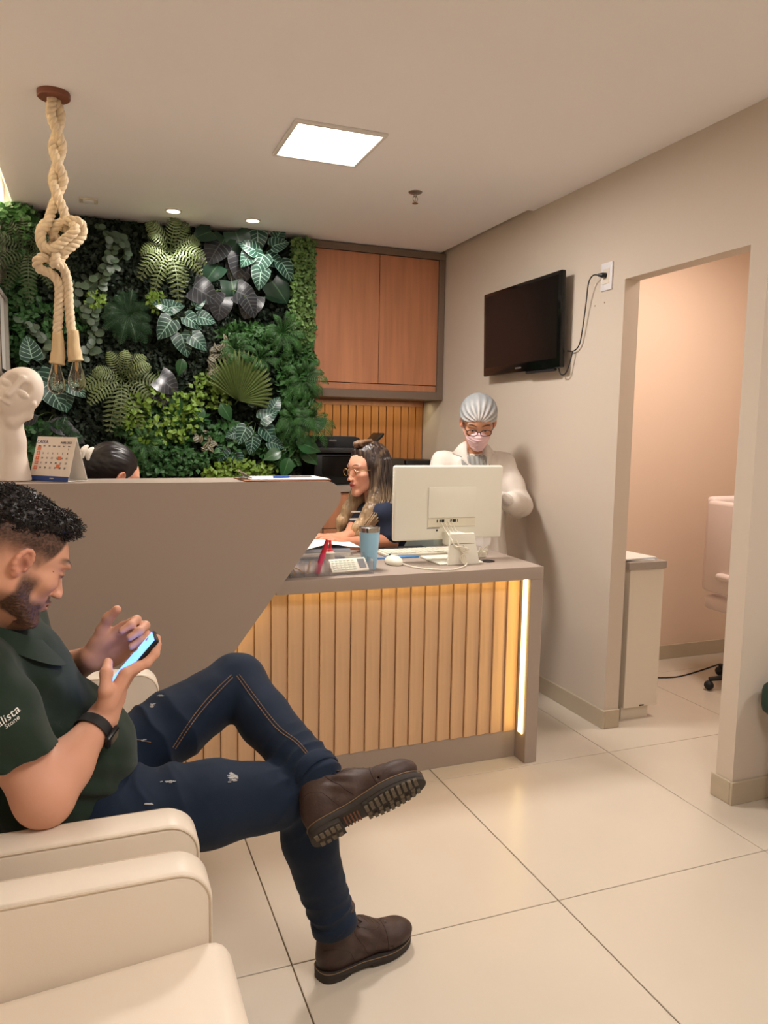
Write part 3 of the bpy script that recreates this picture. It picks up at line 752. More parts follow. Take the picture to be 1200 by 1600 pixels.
def shrub(px, py, rx, rz, mt, n, size, label, y=4.60, th=0.08, group=None, shape='d', seed=1, name='leafy_shrub'):
    t = thing(name, label, 'plant', pt(px, py, 4.66), group)
    scatter('foliage', t, mt, n, blob_gen(px, py, rx, rz, y, th), size, shape, 0.6, 'stuff', seed)
    c = pt(px, py, 4.66); b = MB()
    for k in range(6):
        a = k * 60 + 20; e = c + wdir(a) * min(rx, rz) * 0.7 + Vector((0, -0.04, 0)); b.tube([c, (c + e) / 2 + Vector((0, -0.03, 0)), e], 0.002, 4)
    b.build('stem', M_stem, t, None); return t
S_G = 'leafy ground plants of the plant wall'
shrub(255, 665, 0.26, 0.13, L_small2, 900, 0.036, 'mid green small leaved shrub low on the plant wall behind the black haired head', seed=2)
shrub(255, 650, 0.22, 0.16, L_small, 420, 0.034, 'lime green round leaved shrub low in the plant wall centre', y=4.54, seed=3)
shrub(245, 720, 0.30, 0.08, L_small2, 650, 0.034, 'dense green shrub along the counter edge right of the black haired head', y=4.55, seed=4)
shrub(330, 610, 0.12, 0.10, L_small, 210, 0.03, 'small lime leaved sprig between striped rosette and grey leaf', y=4.58, seed=5)
shrub(375, 735, 0.22, 0.05, L_small, 300, 0.032, 'lime green low shrub behind the clipboard', y=4.55, seed=6)
shrub(360, 690, 0.16, 0.12, L_small2, 420, 0.036, 'mid green shrub left of the lower white veined plant', y=4.60, seed=8)
shrub(60, 690, 0.16, 0.12, L_small2, 420, 0.034, 'green shrub behind the desk calendar', y=4.62, seed=9)
shrub(440, 700, 0.16, 0.12, L_small2, 500, 0.034, 'dark green shrub low beside the printer', y=4.62, seed=10)
shrub(150, 470, 0.05, 0.05, L_small, 60, 0.03, 'tiny lime sprig left of the dark palm', y=4.58, seed=11)
shrub(243, 470, 0.04, 0.06, L_small, 70, 0.03, 'tiny lime sprig under the upper fern', y=4.58, seed=12)
shrub(30, 470, 0.08, 0.35, L_small2, 700, 0.03, 'green creeping shrub along the left edge of the plant wall', y=4.63, seed=13)
shrub(25, 345, 0.12, 0.10, L_bright, 420, 0.035, 'bright green feathery plant in the top left corner of the plant wall', y=4.60, seed=14)
shrub(395, 525, 0.20, 0.07, L_bright, 480, 0.042, 'bright green feathery foliage above the fan palm', y=4.60, seed=15, shape='l')
shrub(465, 600, 0.12, 0.30, L_bright, 1500, 0.04, 'bright green feathery foliage right of the fan palm', y=4.58, seed=16, shape='l')
shrub(85, 500, 0.22, 0.10, L_small2, 350, 0.034, 'dark green shrub behind the rope lamp bulbs', y=4.66, seed=17)
# creeping strip at the right edge
t = thing('creeping_vine', 'vertical strip of tiny leaved creeper along the cabinet side of plant wall', 'plant', pt(473, 450, 4.66))
c0, c1 = pt(457, 372, 4.60), pt(492, 545, 4.60)
scatter('foliage', t, L_ivy, 2600, box_gen(c0.x, c1.x - 0.01, c1.z, CZ - 0.03, 4.56, 4.68), 0.024, 'd', 0.5, 'stuff', 21)
scatter('shadow_foliage', t, L_small2, 1500, box_gen(c0.x + 0.02, c1.x, c1.z - 0.5, CZ - 0.03, 4.60, 4.70), 0.028, 'd', 0.5, 'stuff', 22)
b = MB()
for k in range(4): b.tube([(c0.x + 0.025 * k + 0.02, 4.66, CZ - 0.03), (c0.x + 0.03 * k + 0.01, 4.62, 2.2), (c0.x + 0.025 * k + 0.02, 4.63, c1.z)], 0.002, 4)
b.build('stem', M_stem, t, None)

# ferns and palms
fern(265, 392, 0.235, L_fern, 'large olive green fern near ceiling centre under the left downlight', 12, rise=0.15, droop=0.68, lw=0.25, dens=13)
fern(190, 592, 0.25, L_fern, 'large olive fern in the plant wall centre right of the bulbs', 12, rise=0.15, droop=0.68, lw=0.25, dens=13)
fern(45, 392, 0.24, L_fern2, 'dusky fern at upper left behind the rope', 12, rise=0.15, droop=0.65, lw=0.21, dens=15)
fern(200, 492, 0.16, L_cycas, 'dark palm rosette between two olive ferns', 14, 0, 360, 0.08, 0.35, 0.3, name='palm_rosette')
fern(90, 690, 0.17, L_cycas, 'dark palm like plant behind the calendar top', 10, 20, 200, 0.08, 0.3, 0.3, name='palm_rosette')
for k, (px, py, R, lab) in enumerate(((365, 545, 0.13, 'bright green fern left above the fan palm'), (440, 520, 0.15, 'bright green fern below the creeper strip'),
                      (470, 590, 0.17, 'bright green fern level with the fan palm at the right edge'), (455, 650, 0.16, 'bright green fern under the fan palm right side'),
                      (480, 655, 0.17, 'bright green fern reaching over the printer'), (405, 560, 0.11, 'small bright fern over the fan palm top'),
                      (225, 690, 0.12, 'small green fern near the counter beside lime shrub'))):
    fern(px, py, R, L_bright, lab, 12, rise=0.15, droop=0.5, lw=0.2, y=4.60, dens=20)
# fan palm
p = pt(371, 626, 4.50); t = thing('fan_palm', 'olive green fan palm leaf spread right of the plant wall centre', 'plant', p)
N_ = 26; b = MB()
for k in range(N_):
    a0 = math.radians(-12 + 168 * k / N_); a1 = math.radians(-12 + 168 * (k + 1) / N_); am = (a0 + a1) / 2
    am = am; R_ = 0.30 * (1.0 - 0.25 * abs((k - N_ / 2) / (N_ / 2)) ** 2)
    def q(a, r, o_): return p + Vector((math.cos(a) * r * 0.82, -o_, math.sin(a) * r))
    bb = MB(); v = [q(a0, 0.0, 0), q(a0, R_ * 0.72, 0.03), q(a0 * 0.5 + am * 0.5, R_ * 0.93, 0.03), q(am, R_, 0.02), q(a1 * 0.5 + am * 0.5, R_ * 0.93, 0.03), q(a1, R_ * 0.72, 0.03), q(am, R_ * 0.72, 0.044), q(am, 0.01, 0.006)]
    bb.add(v, [(0, 1, 6, 7), (1, 2, 3, 6), (7, 6, 5, 0), (6, 3, 4, 5)]); bb.build('leaf_blade', L_fan, t, None)
b.tube([p + Vector((0, 0.08, -0.02)), p], 0.004, 6); b.build('stem', M_stem, t)

def leafy(name, label, c, items, shape, mt, y=4.60, curl=0.3, fold=0.25, lobes=0.0, group=None, wx=1.0):
    """items: leaf base px, py, direction degrees, size in m, outward tilt"""
    p = pt(c[0], c[1], 4.69); t = thing(name, label, 'plant', p, group); me = leaf_mesh(shape, mt, curl, fold, lobes); b = MB()
    for (px, py, a, s_) in items:
        q = pt(px, py, y + RN.uniform(-0.03, 0.03)); d = wdir(a, 0.15)
        nrm = Vector((RN.uniform(-0.3, 0.3), -1, 0.35 + RN.uniform(-0.15, 0.2)))
        leaf_obj(t, me, q, d, nrm, s_, wx=wx); b.tube(catmull([p, (p + q) / 2 + Vector((0, -0.02, 0.02)), q], 3), 0.0025, 5)
    b.build('stem', M_stem, t, None); return t
leafy('philodendron', 'dark glossy heart leaved plant under the right downlight', (350, 400),
      [(352, 372, 240, 0.13), (368, 362, -70, 0.14), (395, 372, 200, 0.10), (362, 440, -80, 0.13), (340, 415, 230, 0.12), (330, 362, 200, 0.11), (425, 440, -50, 0.15), (420, 455, -20, 0.12)], 'heart', L_philo, lobes=0.12)
leafy('dark_leaf_plant', 'purple black leaved plant left of the upper white veined plant', (335, 405),
      [(345, 380, 235, 0.14), (378, 398, -90, 0.16), (372, 410, 250, 0.12), (318, 395, 250, 0.10)], 'heart', L_dark, lobes=0.12)
leafy('dark_leaf_plant', 'row of glossy purple black leaves in the middle right of plant wall', (350, 465),
      [(302, 448, -25, 0.15), (345, 465, -95, 0.13), (370, 455, -20, 0.13), (395, 462, -110, 0.14), (335, 455, 250, 0.12), (385, 465, -60, 0.12)], 'heart', L_dark, y=4.57, lobes=0.12)
leafy('dark_leaf_plant', 'single drooping slate grey leaf right of the central olive fern', (245, 580), [(248, 590, -35, 0.13), (252, 612, -80, 0.10)], 'heart', L_dark, y=4.54, lobes=0.1)
leafy('dark_leaf_plant', 'slate dark leaves behind the calendar and sculpture', (90, 650), [(75, 660, -15, 0.16), (60, 650, 200, 0.12), (95, 672, -25, 0.14)], 'lance', L_dark, wx=1.5)
leafy('white_veined_plant', 'white veined arrow leaved plant at top right by the creeper strip', (412, 400),
      [(402, 358, -88, 0.13), (400, 392, 155, 0.11), (412, 398, -118, 0.13), (418, 402, -20, 0.12), (425, 385, 25, 0.11), (408, 420, -98, 0.12), (432, 372, 60, 0.09), (440, 410, -55, 0.12), (392, 395, 235, 0.10)], 'arrow', L_aloc, y=4.57, lobes=0.18)
leafy('white_veined_plant', 'white veined arrow leaved plant right of the dark palm rosette', (280, 505),
      [(258, 483, 20, 0.11), (268, 500, 235, 0.13), (290, 495, -30, 0.11), (283, 522, -75, 0.13), (310, 495, -10, 0.10), (300, 525, -40, 0.11), (262, 480, 160, 0.09), (305, 478, 45, 0.08)], 'arrow', L_aloc, y=4.53, lobes=0.18)
leafy('white_veined_plant', 'white veined arrow leaved plant behind the glass bulbs', (80, 590),
      [(60, 580, -80, 0.15), (75, 600, -60, 0.16), (98, 610, -80, 0.12), (50, 560, 100, 0.12), (110, 600, -40, 0.10)], 'arrow', L_aloc, y=4.56, lobes=0.18)
leafy('white_veined_plant', 'white veined arrow leaved plant low below the fan palm', (400, 660),
      [(400, 632, 100, 0.10), (408, 655, 30, 0.11), (385, 668, 240, 0.11), (412, 668, -50, 0.12), (395, 682, -95, 0.11), (420, 690, -15, 0.10), (372, 675, 200, 0.08), (425, 640, 60, 0.09)], 'arrow', L_aloc, y=4.53, lobes=0.18)
leafy('white_veined_plant', 'small white veined plant near the counter below centre', (360, 705), [(350, 700, 250, 0.09), (362, 690, 80, 0.08), (368, 708, -60, 0.09)], 'arrow', L_aloc, y=4.55, lobes=0.18)
leafy('broad_leaf_plant', 'broad dark green leaves beside the printer at counter height', (478, 690),
      [(462, 690, -15, 0.17), (470, 700, -40, 0.15), (452, 715, 250, 0.13), (485, 672, 40, 0.13), (440, 705, 200, 0.12)], 'oval', L_spath, y=4.52)
leafy('broad_leaf_plant', 'cluster of mid green leaves under the grey leaf near centre', (270, 620),
      [(272, 618, -80, 0.12), (285, 560, -100, 0.10), (345, 630, -60, 0.12), (320, 640, 220, 0.11), (330, 590, 30, 0.10)], 'oval', L_spath, y=4.56)
# grey green round leaved sprays
for k, (lab, path) in enumerate((('long hanging spray of grey green round leaves right of the rope', [(150, 350), (175, 375), (170, 410), (155, 440), (148, 470), (140, 500)]),
                                 ('short spray of grey green round leaves near the dark palm', [(185, 365), (195, 395), (165, 425), (140, 450)]),
                                 ('grey green round leaved spray left of the bulbs', [(35, 500), (55, 515), (70, 535), (60, 555)]),
                                 ('grey green round leaved spray between rope and central fern', [(115, 440), (125, 480), (150, 530), (130, 560)]))):
    p = pt(path[0][0], path[0][1], 4.68); t = thing('eucalyptus_spray', lab, 'plant', p, 'grey green round leaved sprays'); b = MB()
    P = catmull([pt(x, y, 4.60) for x, y in path], 5); b.tube([p] + P, 0.002, 4); b.build('stem', M_stem, t, None); me = leaf_mesh('round', L_euc, 0.15, 0.15)
    for i in range(1, len(P)):
        for sg in (-1, 1):
            if RN.random() < 0.25: continue
            leaf_obj(t, me, P[i] + Vector((0, RN.uniform(-0.03, 0.02), 0)), wdir(RN.uniform(-35, 35) + (0 if sg > 0 else 180) - 20, RN.uniform(0, 0.5)), (RN.uniform(-0.5, 0.5), -1, 0.4), RN.uniform(0.036, 0.055))
for k, (px, py, lab) in enumerate(((332, 568, 'striped brown and cream leaved rosette left of the fan palm'), (322, 692, 'striped cream leaved rosette low near the counter'), (345, 545, 'small striped leaved rosette above the fan palm left'))):
    p = pt(px, py, 4.56); t = thing('striped_rosette', lab, 'plant', p, 'striped leaved rosettes'); me = leaf_mesh('lance', L_trad, 0.3, 0.2)
    for i in range(15): leaf_obj(t, me, p + Vector((RN.uniform(-0.04, 0.04), RN.uniform(-0.02, 0.03), RN.uniform(-0.04, 0.04))), wdir(i * 24 + RN.uniform(-10, 10), 0.4), (0, -1, 0.3), RN.uniform(0.048, 0.066), wx=1.2)

# ------------------------------------------------------------------ rope pendant
RY = 3.05
t = thing('rope_pendant', 'knotted twin rope pendant lamp with brown disc and two clear bulbs', 'lamp', (-0.094, RY, CZ))
b = MB(); b.lathe([(0.001, 0), (0.054, 0), (0.055, -0.004), (0.055, -0.018), (0.052, -0.021), (0.001, -0.021)], (-0.096, RY, CZ), 40)
b.build('ceiling_disc', mat('brown wood disc', (128, 78, 58), 0.5, var=0.1, vscale=30), t)
M_rope = mat('jute rope', (228, 208, 176), 0.85, bump=0.5, bscale=700, var=0.10, vscale=60, bdist=0.002)
def rope(b, P, r, pitch=0.06, strands=3, ph=0.0):
    P = catmull(P, 10); Q = [P[0]]; s_ = 0.0   # resample evenly
    step = 0.005; acc = 0
    for i in range(1, len(P)):
        seg = P[i] - P[i - 1]; L = seg.length; d0 = 0
        while acc + (L - d0) >= step:
            d0 += step - acc; Q.append(P[i - 1] + seg * (d0 / L)); acc = 0
        acc += L - d0
    N = len(Q); T = [(Q[min(i + 1, N - 1)] - Q[max(i - 1, 0)]).normalized() for i in range(N)]
    u = T[0].orthogonal().normalized(); U = []
    for i in range(N): u = (u - T[i] * u.dot(T[i])).normalized(); U.append(u.copy())
    for k in range(strands):
        pts = []
        for i in range(N):
            a = ph + 2 * PI * (k / strands + i * step / pitch); w_ = T[i].cross(U[i]); pts.append(Q[i] + (U[i] * math.cos(a) + w_ * math.sin(a)) * r * 0.52)
        b.tube(pts, r * 0.56, 8)
def rp(px, py, dy=0.0):
    return pt(px, py, RY + dy) + Vector((0, 0, 0))
A = [rp(82, 152), rp(80, 180, -.01), rp(89, 205, -.014), rp(97, 230, 0), rp(90, 255, .014), rp(83, 280, 0), rp(88, 302, -.014), rp(98, 325, -.01), rp(104, 345, -.01), rp(114, 344, -.03), rp(127, 350, -.03), rp(128, 368, -.02), rp(112, 385, -.035), rp(92, 395, -.035), rp(72, 392, -.02), rp(62, 370, 0), rp(70, 350, .02), rp(90, 352, .02), rp(108, 362, .01),
     rp(106, 385, .02), rp(90, 408, .01), rp(70, 402, -.03), rp(58, 408, -.03), rp(62, 420, -.01), rp(80, 428, -.01), rp(92, 445, 0), rp(92, 480, 0), rp(90, 520, 0), rp(92, 548, 0)]
B = [rp(86, 155, .01), rp(95, 180, .012), rp(90, 205, .014), rp(83, 230, 0), rp(90, 255, -.014), rp(99, 280, 0), rp(91, 302, .014), rp(82, 325, .01), rp(74, 350, -.02), rp(64, 365, -.035), rp(68, 385, -.04), rp(84, 388, -.05), rp(104, 372, -.05), rp(118, 358, -.05), rp(106, 345, 0), rp(90, 352, -.01), rp(82, 366, .005), rp(92, 378, .02), rp(80, 385, .03), rp(88, 400, -.045), rp(84, 412, -.04),
     rp(98, 418, -.02), rp(106, 445, 0), rp(108, 480, 0), rp(112, 520, 0), rp(115, 540, 0)]
b = MB(); rope(b, A, 0.0165); b.build('rope', M_rope, t, 180)
b = MB(); rope(b, B, 0.0165, ph=1.0); b.build('rope', M_rope, t, 180)
M_bulb = mat('bulb glass', (255, 248, 235), 0.0, trans=1.0, ior=1.035, coat=1.0)
for (x, z0) in ((91, 545), (115, 540)):
    top = rp(x, z0); lean = 0.006 if x > 100 else -0.006
    zt = rp(x, z0 + 24).z
    b = MB(); rr = 0.0185
    pts = [top + Vector((lean * 0, 0, 0.055)), top, Vector((top.x + lean * 0.4, RY, (top.z + zt) / 2)), Vector((top.x + lean, RY, zt))]
    b.tube(catmull(pts, 5), [0.018 + 0.0075 * min(1, i / 9) + (0.002 if i > 13 else 0) for i in range(16)], 16)
    b.build('socket_sleeve', mat('hemp binding', (224, 198, 156), 0.9, bump=0.7, bscale=900, stretch=(1, 1, 6)), t, 180)
    c = Vector((top.x + lean * 1.5, RY, zt))
    b = MB(); prof = [(0.015, 0.004), (0.0155, -0.008), (0.018, -0.02), (0.024, -0.04), (0.030, -0.062), (0.032, -0.078), (0.029, -0.092), (0.020, -0.103), (0.009, -0.109), (0.001, -0.111)]
    b.lathe(prof, c, 28); b.build('bulb', M_bulb, t, 180)
    b = MB(); b.lathe([(0.006, 0.0), (0.005, -0.03), (0.002, -0.035)], c, 10)
    for k in range(5):
        a = k * 2 * PI / 5; b.tube([c + Vector((0.003 * math.cos(a), 0.003 * math.sin(a), -0.03)), c + Vector((0.010 * math.cos(a), 0.010 * math.sin(a), -0.08))], 0.0006, 4)
    b.build('filament', mat('filament', (190, 150, 90), 0.4, 0.6), t)

# ------------------------------------------------------------------ abstract face sculpture on the counter
t = thing('face_sculpture', 'white abstract tilted face sculpture resting on a hand on the counter', 'sculpture', (-0.22, 2.72, 1.185))
S = Sculpt((-0.42, 2.60, 1.17), (-0.08, 2.86, 1.60), 0.003)
hc = np.array(pt(29, 613, 2.72)); Rh = np.array(Matrix.Rotation(math.radians(36), 3, 'Y') @ Matrix.Rotation(math.radians(-12), 3, 'Z'))
S.ell(hc, (0.070, 0.060, 0.086), Rh, 0.01)
def hl(x, y, z): return hc + Rh @ np.array([x, y, z])
S.ell(hl(0.026, -0.058, 0.018), (0.022, 0.024, 0.030), Rh, 0.007, True); S.ell(hl(-0.030, -0.056, 0.018), (0.022, 0.024, 0.030), Rh, 0.007, True)
S.ell(hl(0.028, -0.050, 0.004), (0.019, 0.010, 0.012), Rh, 0.006); S.ell(hl(-0.030, -0.048, 0.004), (0.019, 0.010, 0.012), Rh, 0.006)
S.cap(hl(0, -0.050, 0.045), hl(0, -0.068, -0.022), 0.007, 0.010, 0.01); S.cap(hl(-0.013, -0.051, -0.045), hl(0.013, -0.051, -0.045), 0.006, 0.006, 0.005)
n0 = np.array(pt(40, 660, 2.72)); n1 = np.array(pt(26, 750, 2.74)); n2 = np.array(pt(8, 650, 2.74)); n3 = np.array(pt(-10, 700, 2.75))
S.cap(hl(0.02, 0.01, -0.06), pt(22, 690, 2.73), 0.030, 0.030, 0.03); S.cap(pt(22, 690, 2.73), pt(22, 752, 2.73), 0.030, 0.055, 0.03)
S.cap(pt(8, 640, 2.74), pt(-6, 700, 2.74), 0.028, 0.035, 0.02); S.cap(pt(-6, 700, 2.74), pt(-10, 752, 2.74), 0.035, 0.05, 0.02)
S.cap(pt(45, 650, 2.70), pt(54, 632, 2.68), 0.009, 0.007, 0.01); S.cap(pt(20, 660, 2.70), pt(45, 650, 2.70), 0.016, 0.010, 0.015)
S.plane((0, 0, 1.1855), (0, 0, -1))
clothe(S, 'figure', mat('matte white ceramic', (232, 218, 204), 0.55), t, it=2)

# ------------------------------------------------------------------ desk calendar
t = thing('desk_calendar', 'white tent desk calendar with orange marked days and blue strip on counter', 'calendar', (-0.1, 2.72, 1.185))
A0 = pt(43, 750, 2.76); A0.z = 1.1865; B0 = pt(106, 754, 2.635); B0.z = 1.1865
ux = (B0 - A0); W_ = 0.172; ux = Vector((ux.x, ux.y, 0)).normalized(); A0 = B0 - ux * W_
bk = Vector((-ux.y, ux.x, 0)); D_ = 0.085; Hh = 0.143
def cm(u, v, off=0.0):
    q = A0 + ux * u + bk * (v / Hh * D_ * 0.5) + Vector((0, 0, v)); nrm = ux.cross((bk * (D_ * 0.5) + Vector((0, 0, Hh)))).normalized(); return q + nrm * off
b = MB(); th = 0.0012
b.add([cm(0, 0), cm(W_, 0), cm(W_, Hh), cm(0, Hh), cm(0, 0, -th), cm(W_, 0, -th), cm(W_, Hh, -th), cm(0, Hh, -th)], [(0, 1, 2, 3), (7, 6, 5, 4), (0, 4, 5, 1), (1, 5, 6, 2), (2, 6, 7, 3), (3, 7, 4, 0)])
b.build('front_sheet', mat('calendar card', (236, 224, 210), 0.7), t)
b = MB(); q0 = [A0 + ux * u + bk * D_ for u in (0, W_)]; q1 = [cm(W_, Hh), cm(0, Hh)]; v4 = q0 + q1; v8 = v4 + [v - bk * th for v in v4]
b.add(v8, [(1, 0, 3, 2), (4, 5, 6, 7), (0, 1, 5, 4), (1, 2, 6, 5), (2, 3, 7, 6), (3, 0, 4, 7)]); b.build('rear_sheet', M_paper, t)
b = MB()
b.add([A0, B0, B0 + bk * D_, A0 + bk * D_] + [v + Vector((0, 0, 0.0012)) for v in (A0, B0, B0 + bk * D_, A0 + bk * D_)], [(0, 3, 2, 1), (4, 5, 6, 7), (0, 1, 5, 4), (1, 2, 6, 5), (2, 3, 7, 6), (3, 0, 4, 7)]); b.build('base_sheet', M_paper, t)
nv = (cm(0, 0, 1) - cm(0, 0)); uv_ = (cm(0, Hh) - cm(0, 0)).normalized()
def cmat(u, v, off=0.0006):
    p = cm(u, v, off); return Matrix((ux, uv_, nv)).transposed().to_4x4(), p
def cmx(u, v, off=0.0006): R_, p = cmat(u, v, off); return Matrix.Translation(p) @ R_
def patch(b, u0, v0, u1, v1, off=0.0005): b.add([cm(u0, v0, off), cm(u1, v0, off), cm(u1, v1, off), cm(u0, v1, off)], [(0, 1, 2, 3)])
b = MB(); patch(b, 0, 0.0, W_, 0.016); b.build('blue_strip', mat('blue ink', (48, 74, 138), 0.6), t)
M_or = mat('orange ink', (236, 128, 84), 0.6); M_ink = mat('dark ink', (90, 84, 96), 0.6); M_blue = mat('dark blue ink', (60, 74, 120), 0.6)
b = MB()
for r_ in range(5): patch(b, 0.010, 0.036 + r_ * 0.0155, 0.026, 0.048 + r_ * 0.0155)
patch(b, 0.108, 0.0675, 0.124, 0.079); patch(b, 0.108, 0.036 + 0.0055, 0.124, 0.0535); b.build('marked_days', M_or, t)
text_obj('CAIXA', 0.017, cmx(0.028, 0.125), M_blue, t)
text_obj('ABRIL 2023', 0.010, cmx(0.132, 0.124), M_ink, t)
for k, d_ in enumerate(('DOM', 'SEG', 'TER', 'QUA', 'QUI', 'SEX', 'SAB')): text_obj(d_, 0.0055, cmx(0.018 + 0.0215 * k, 0.112), M_ink, t, 'weekday')
import calendar as _cal
rows = [[0, 0, 0, 0, 0, 0, 1]] + [[2 + 7 * r_ + c for c in range(7)] for r_ in range(5)]
ys = [0.1045, 0.089, 0.0735, 0.058, 0.0465, 0.0345]
dayl = ''
for r_, row in enumerate(rows):
    for c, d_ in enumerate(row):
        if d_ and d_ <= 30 and (c > 0 or True):
            text_obj(str(d_), 0.0085, cmx(0.018 + 0.0215 * c, [0.1035, 0.0885, 0.0730, 0.0575, 0.0420, 0.0300][r_], 0.0008), M_paper if c == 0 else M_ink, t, 'day_number')
text_obj('CAIXA', 0.006, cmx(0.10, 0.008, 0.0009), M_paper, t)

# clipboard with pen
t = thing('clipboard', 'brown clipboard holding white sheets on the raised counter end', 'clipboard', (0.64, 2.69, 1.186))
Mc = Matrix.Translation((0.64, 2.69, 1.1865)) @ Matrix.Rotation(math.radians(3), 4, 'Z')
b = MB(); b.box((-0.155, -0.09, 0), (0.155, 0.10, 0.003), 0.001, 1, Mc); b.build('board', mat('hardboard', (150, 96, 60), 0.6), t)
b = MB(); b.box((-0.135, -0.085, 0.0032), (0.15, 0.095, 0.0065), 0, 1, Mc); b.build('sheets', M_paper, t)
b = MB(); b.box((-0.152, -0.04, 0.0068), (-0.118, 0.05, 0.010), 0.001, 1, Mc); b.tube([Mc @ Vector((-0.13, -0.04, 0.016)), Mc @ Vector((-0.13, 0.05, 0.016))], 0.004, 8)
b.tube([Mc @ Vector((-0.13, 0.0, 0.018)), Mc @ Vector((-0.16, 0.0, 0.034))], 0.003, 6); b.build('clip', M_chrome, t)
t = thing('pen', 'blue and grey pen lying on the clipboard', 'pen', (0.66, 2.66, 1.195))
b = MB(); b.tube([(0.60, 2.655, 1.1975), (0.66, 2.665, 1.1975)], 0.0042, 10); b.build('cap', mat('blue plastic', (40, 80, 170), 0.3), t)
b = MB(); b.tube([(0.66, 2.665, 1.1975), (0.735, 2.677, 1.1975), (0.75, 2.679, 1.1975)], [0.0038, 0.0036, 0.001], 10); b.build('barrel', mat('grey plastic', (130, 130, 130), 0.3), t)

# ------------------------------------------------------------------ things on the desk
DT = 0.829
t = thing('computer_monitor', 'white all in one monitor seen from behind on the desk', 'monitor', (1.39, 2.86, DT))
M_ivory = mat('ivory plastic', (240, 238, 224), 0.38)
b = MB(); b.box((1.140, 2.845, 0.918), (1.640, 2.872, 1.228), 0.010, 3); b.build('housing', M_ivory, t)
b = MB(); b.box((1.150, 2.8722, 0.95), (1.630, 2.8732, 1.220)); b.build('screen', M_screen, t)
b = MB(); b.box((1.290, 2.838, 1.010), (1.510, 2.8448, 1.140), 0.004, 2); b.build('rear_cover', M_ivory, t)
b = MB(); b.box((1.290, 2.840, 0.972), (1.510, 2.8448, 1.009), 0.002, 1); b.build('port_recess', mat('ivory plastic lighter', (232, 227, 205), 0.4), t)
b = MB()
for x, w_ in ((1.330, 0.004), (1.342, 0.006), (1.352, 0.012), (1.392, 0.006), (1.402, 0.016), (1.424, 0.003)): b.box((x, 2.8385, 0.992), (x + w_, 2.8402, 1.004))
b.box((1.33, 2.842, 0.955), (1.336, 2.845, 0.962)); b.build('port', M_blackm, t)
b = MB(); b.box((1.288, 2.8435, 0.966), (1.345, 2.8449, 0.970)); b.build('serial_strip', mat('grey ink', (150, 146, 140), 0.6), t)
b = MB(); b.prism([(1.335, 0.8295), (1.480, 0.8295), (1.452, 0.958), (1.344, 0.958)], 'y', 2.735, 2.748, bev=0.003); b.box((1.36, 2.75, 0.90), (1.43, 2.848, 0.955), 0.006); b.build('stand', M_ivory, t)
b = MB(); b.box((1.30, 2.742, 0.8295), (1.50, 2.94, 0.838), 0.004, 2); b.build('foot_plate', M_ivory, t)
b = MB(); b.box((1.345, 2.7335, 0.915), (1.452, 2.7352, 0.917)); b.build('seam', mat('seam shadow grey', (120, 116, 104), 0.6), t)
t = thing('monitor_cables', 'thin white cables dangling behind the monitor stand', 'cable', (1.40, 2.73, DT + 0.1))
b = MB()
for k in range(4):
    x = 1.345 + 0.016 * k
    P = [(x, 2.832, 0.995), (x + 0.01, 2.81, 0.965), (x + 0.01 * (k % 2), 2.735, 0.94 - 0.01 * k), (1.36 + 0.02 * k, 2.722, 0.91 - 0.01 * k), (1.42 - 0.012 * k, 2.722, 0.895), (1.385 + 0.008 * k, 2.722, 0.862), (1.40, 2.715, 0.832)]
    b.tube(catmull(P, 8), 0.0021, 6)
b.build('cable', M_white, t)
t = thing('mouse_cable', 'white cable looping over the desk front edge from the mouse', 'cable', (1.25, 2.65, DT))
b = MB(); b.tube(catmull([(1.155, 2.80, DT + 0.008), (1.18, 2.72, DT + 0.004), (1.23, 2.655, DT + 0.004), (1.29, 2.625, DT + 0.004), (1.34, 2.65, DT + 0.004), (1.39, 2.69, DT + 0.004), (1.41, 2.715, DT + 0.01)], 8), 0.0028, 8); b.build('cord', M_white, t)
t = thing('mouse', 'white computer mouse beside the blue tumbler', 'mouse', (1.13, 2.83, DT))
S = Sculpt((1.05, 2.72, 0.82), (1.22, 2.94, 0.88), 0.002); S.ell((1.135, 2.825, DT + 0.010), (0.034, 0.055, 0.026), None, 0.005); S.plane((0, 0, DT + 0.0008), (0, 0, -1)); clothe(S, 'shell', M_white, t)
b = MB(); b.tube([(1.131, 2.866, DT + 0.032), (1.131, 2.852, DT + 0.036)], 0.003, 8); b.build('wheel', M_blackm, t)
t = thing('keyboard', 'white keyboard behind the mouse and monitor stand', 'keyboard', (1.3, 3.0, DT))
b = MB(); b.box((1.16, 2.975, DT + 0.0006), (1.58, 3.10, DT + 0.014), 0.004); b.build('case', M_white, t)
kb = MB()
for r_ in range(5):
    for c in range(18): kb.box((1.168 + c * 0.0228, 2.983 + r_ * 0.0225, DT + 0.0142), (1.188 + c * 0.0228, 3.002 + r_ * 0.0225, DT + 0.0185), 0.001, 1)
kb.build('keys', M_white, t)['kind'] = 'stuff'
b = MB(); b.box((1.12, 3.135, DT + 0.0006), (1.42, 3.19, DT + 0.012), 0.003); tagp(b.build('document_tray', M_blackm), 'flat black pad lying behind the keyboard', 'pad')
b = MB(); b.box((1.11, 2.945, DT + 0.0004), (1.30, 2.972, DT + 0.005), 0.001); tagp(b.build('notebook', mat('blue cover', (70, 130, 190), 0.5)), 'slim blue notebook edge below the white keyboard', 'notebook')
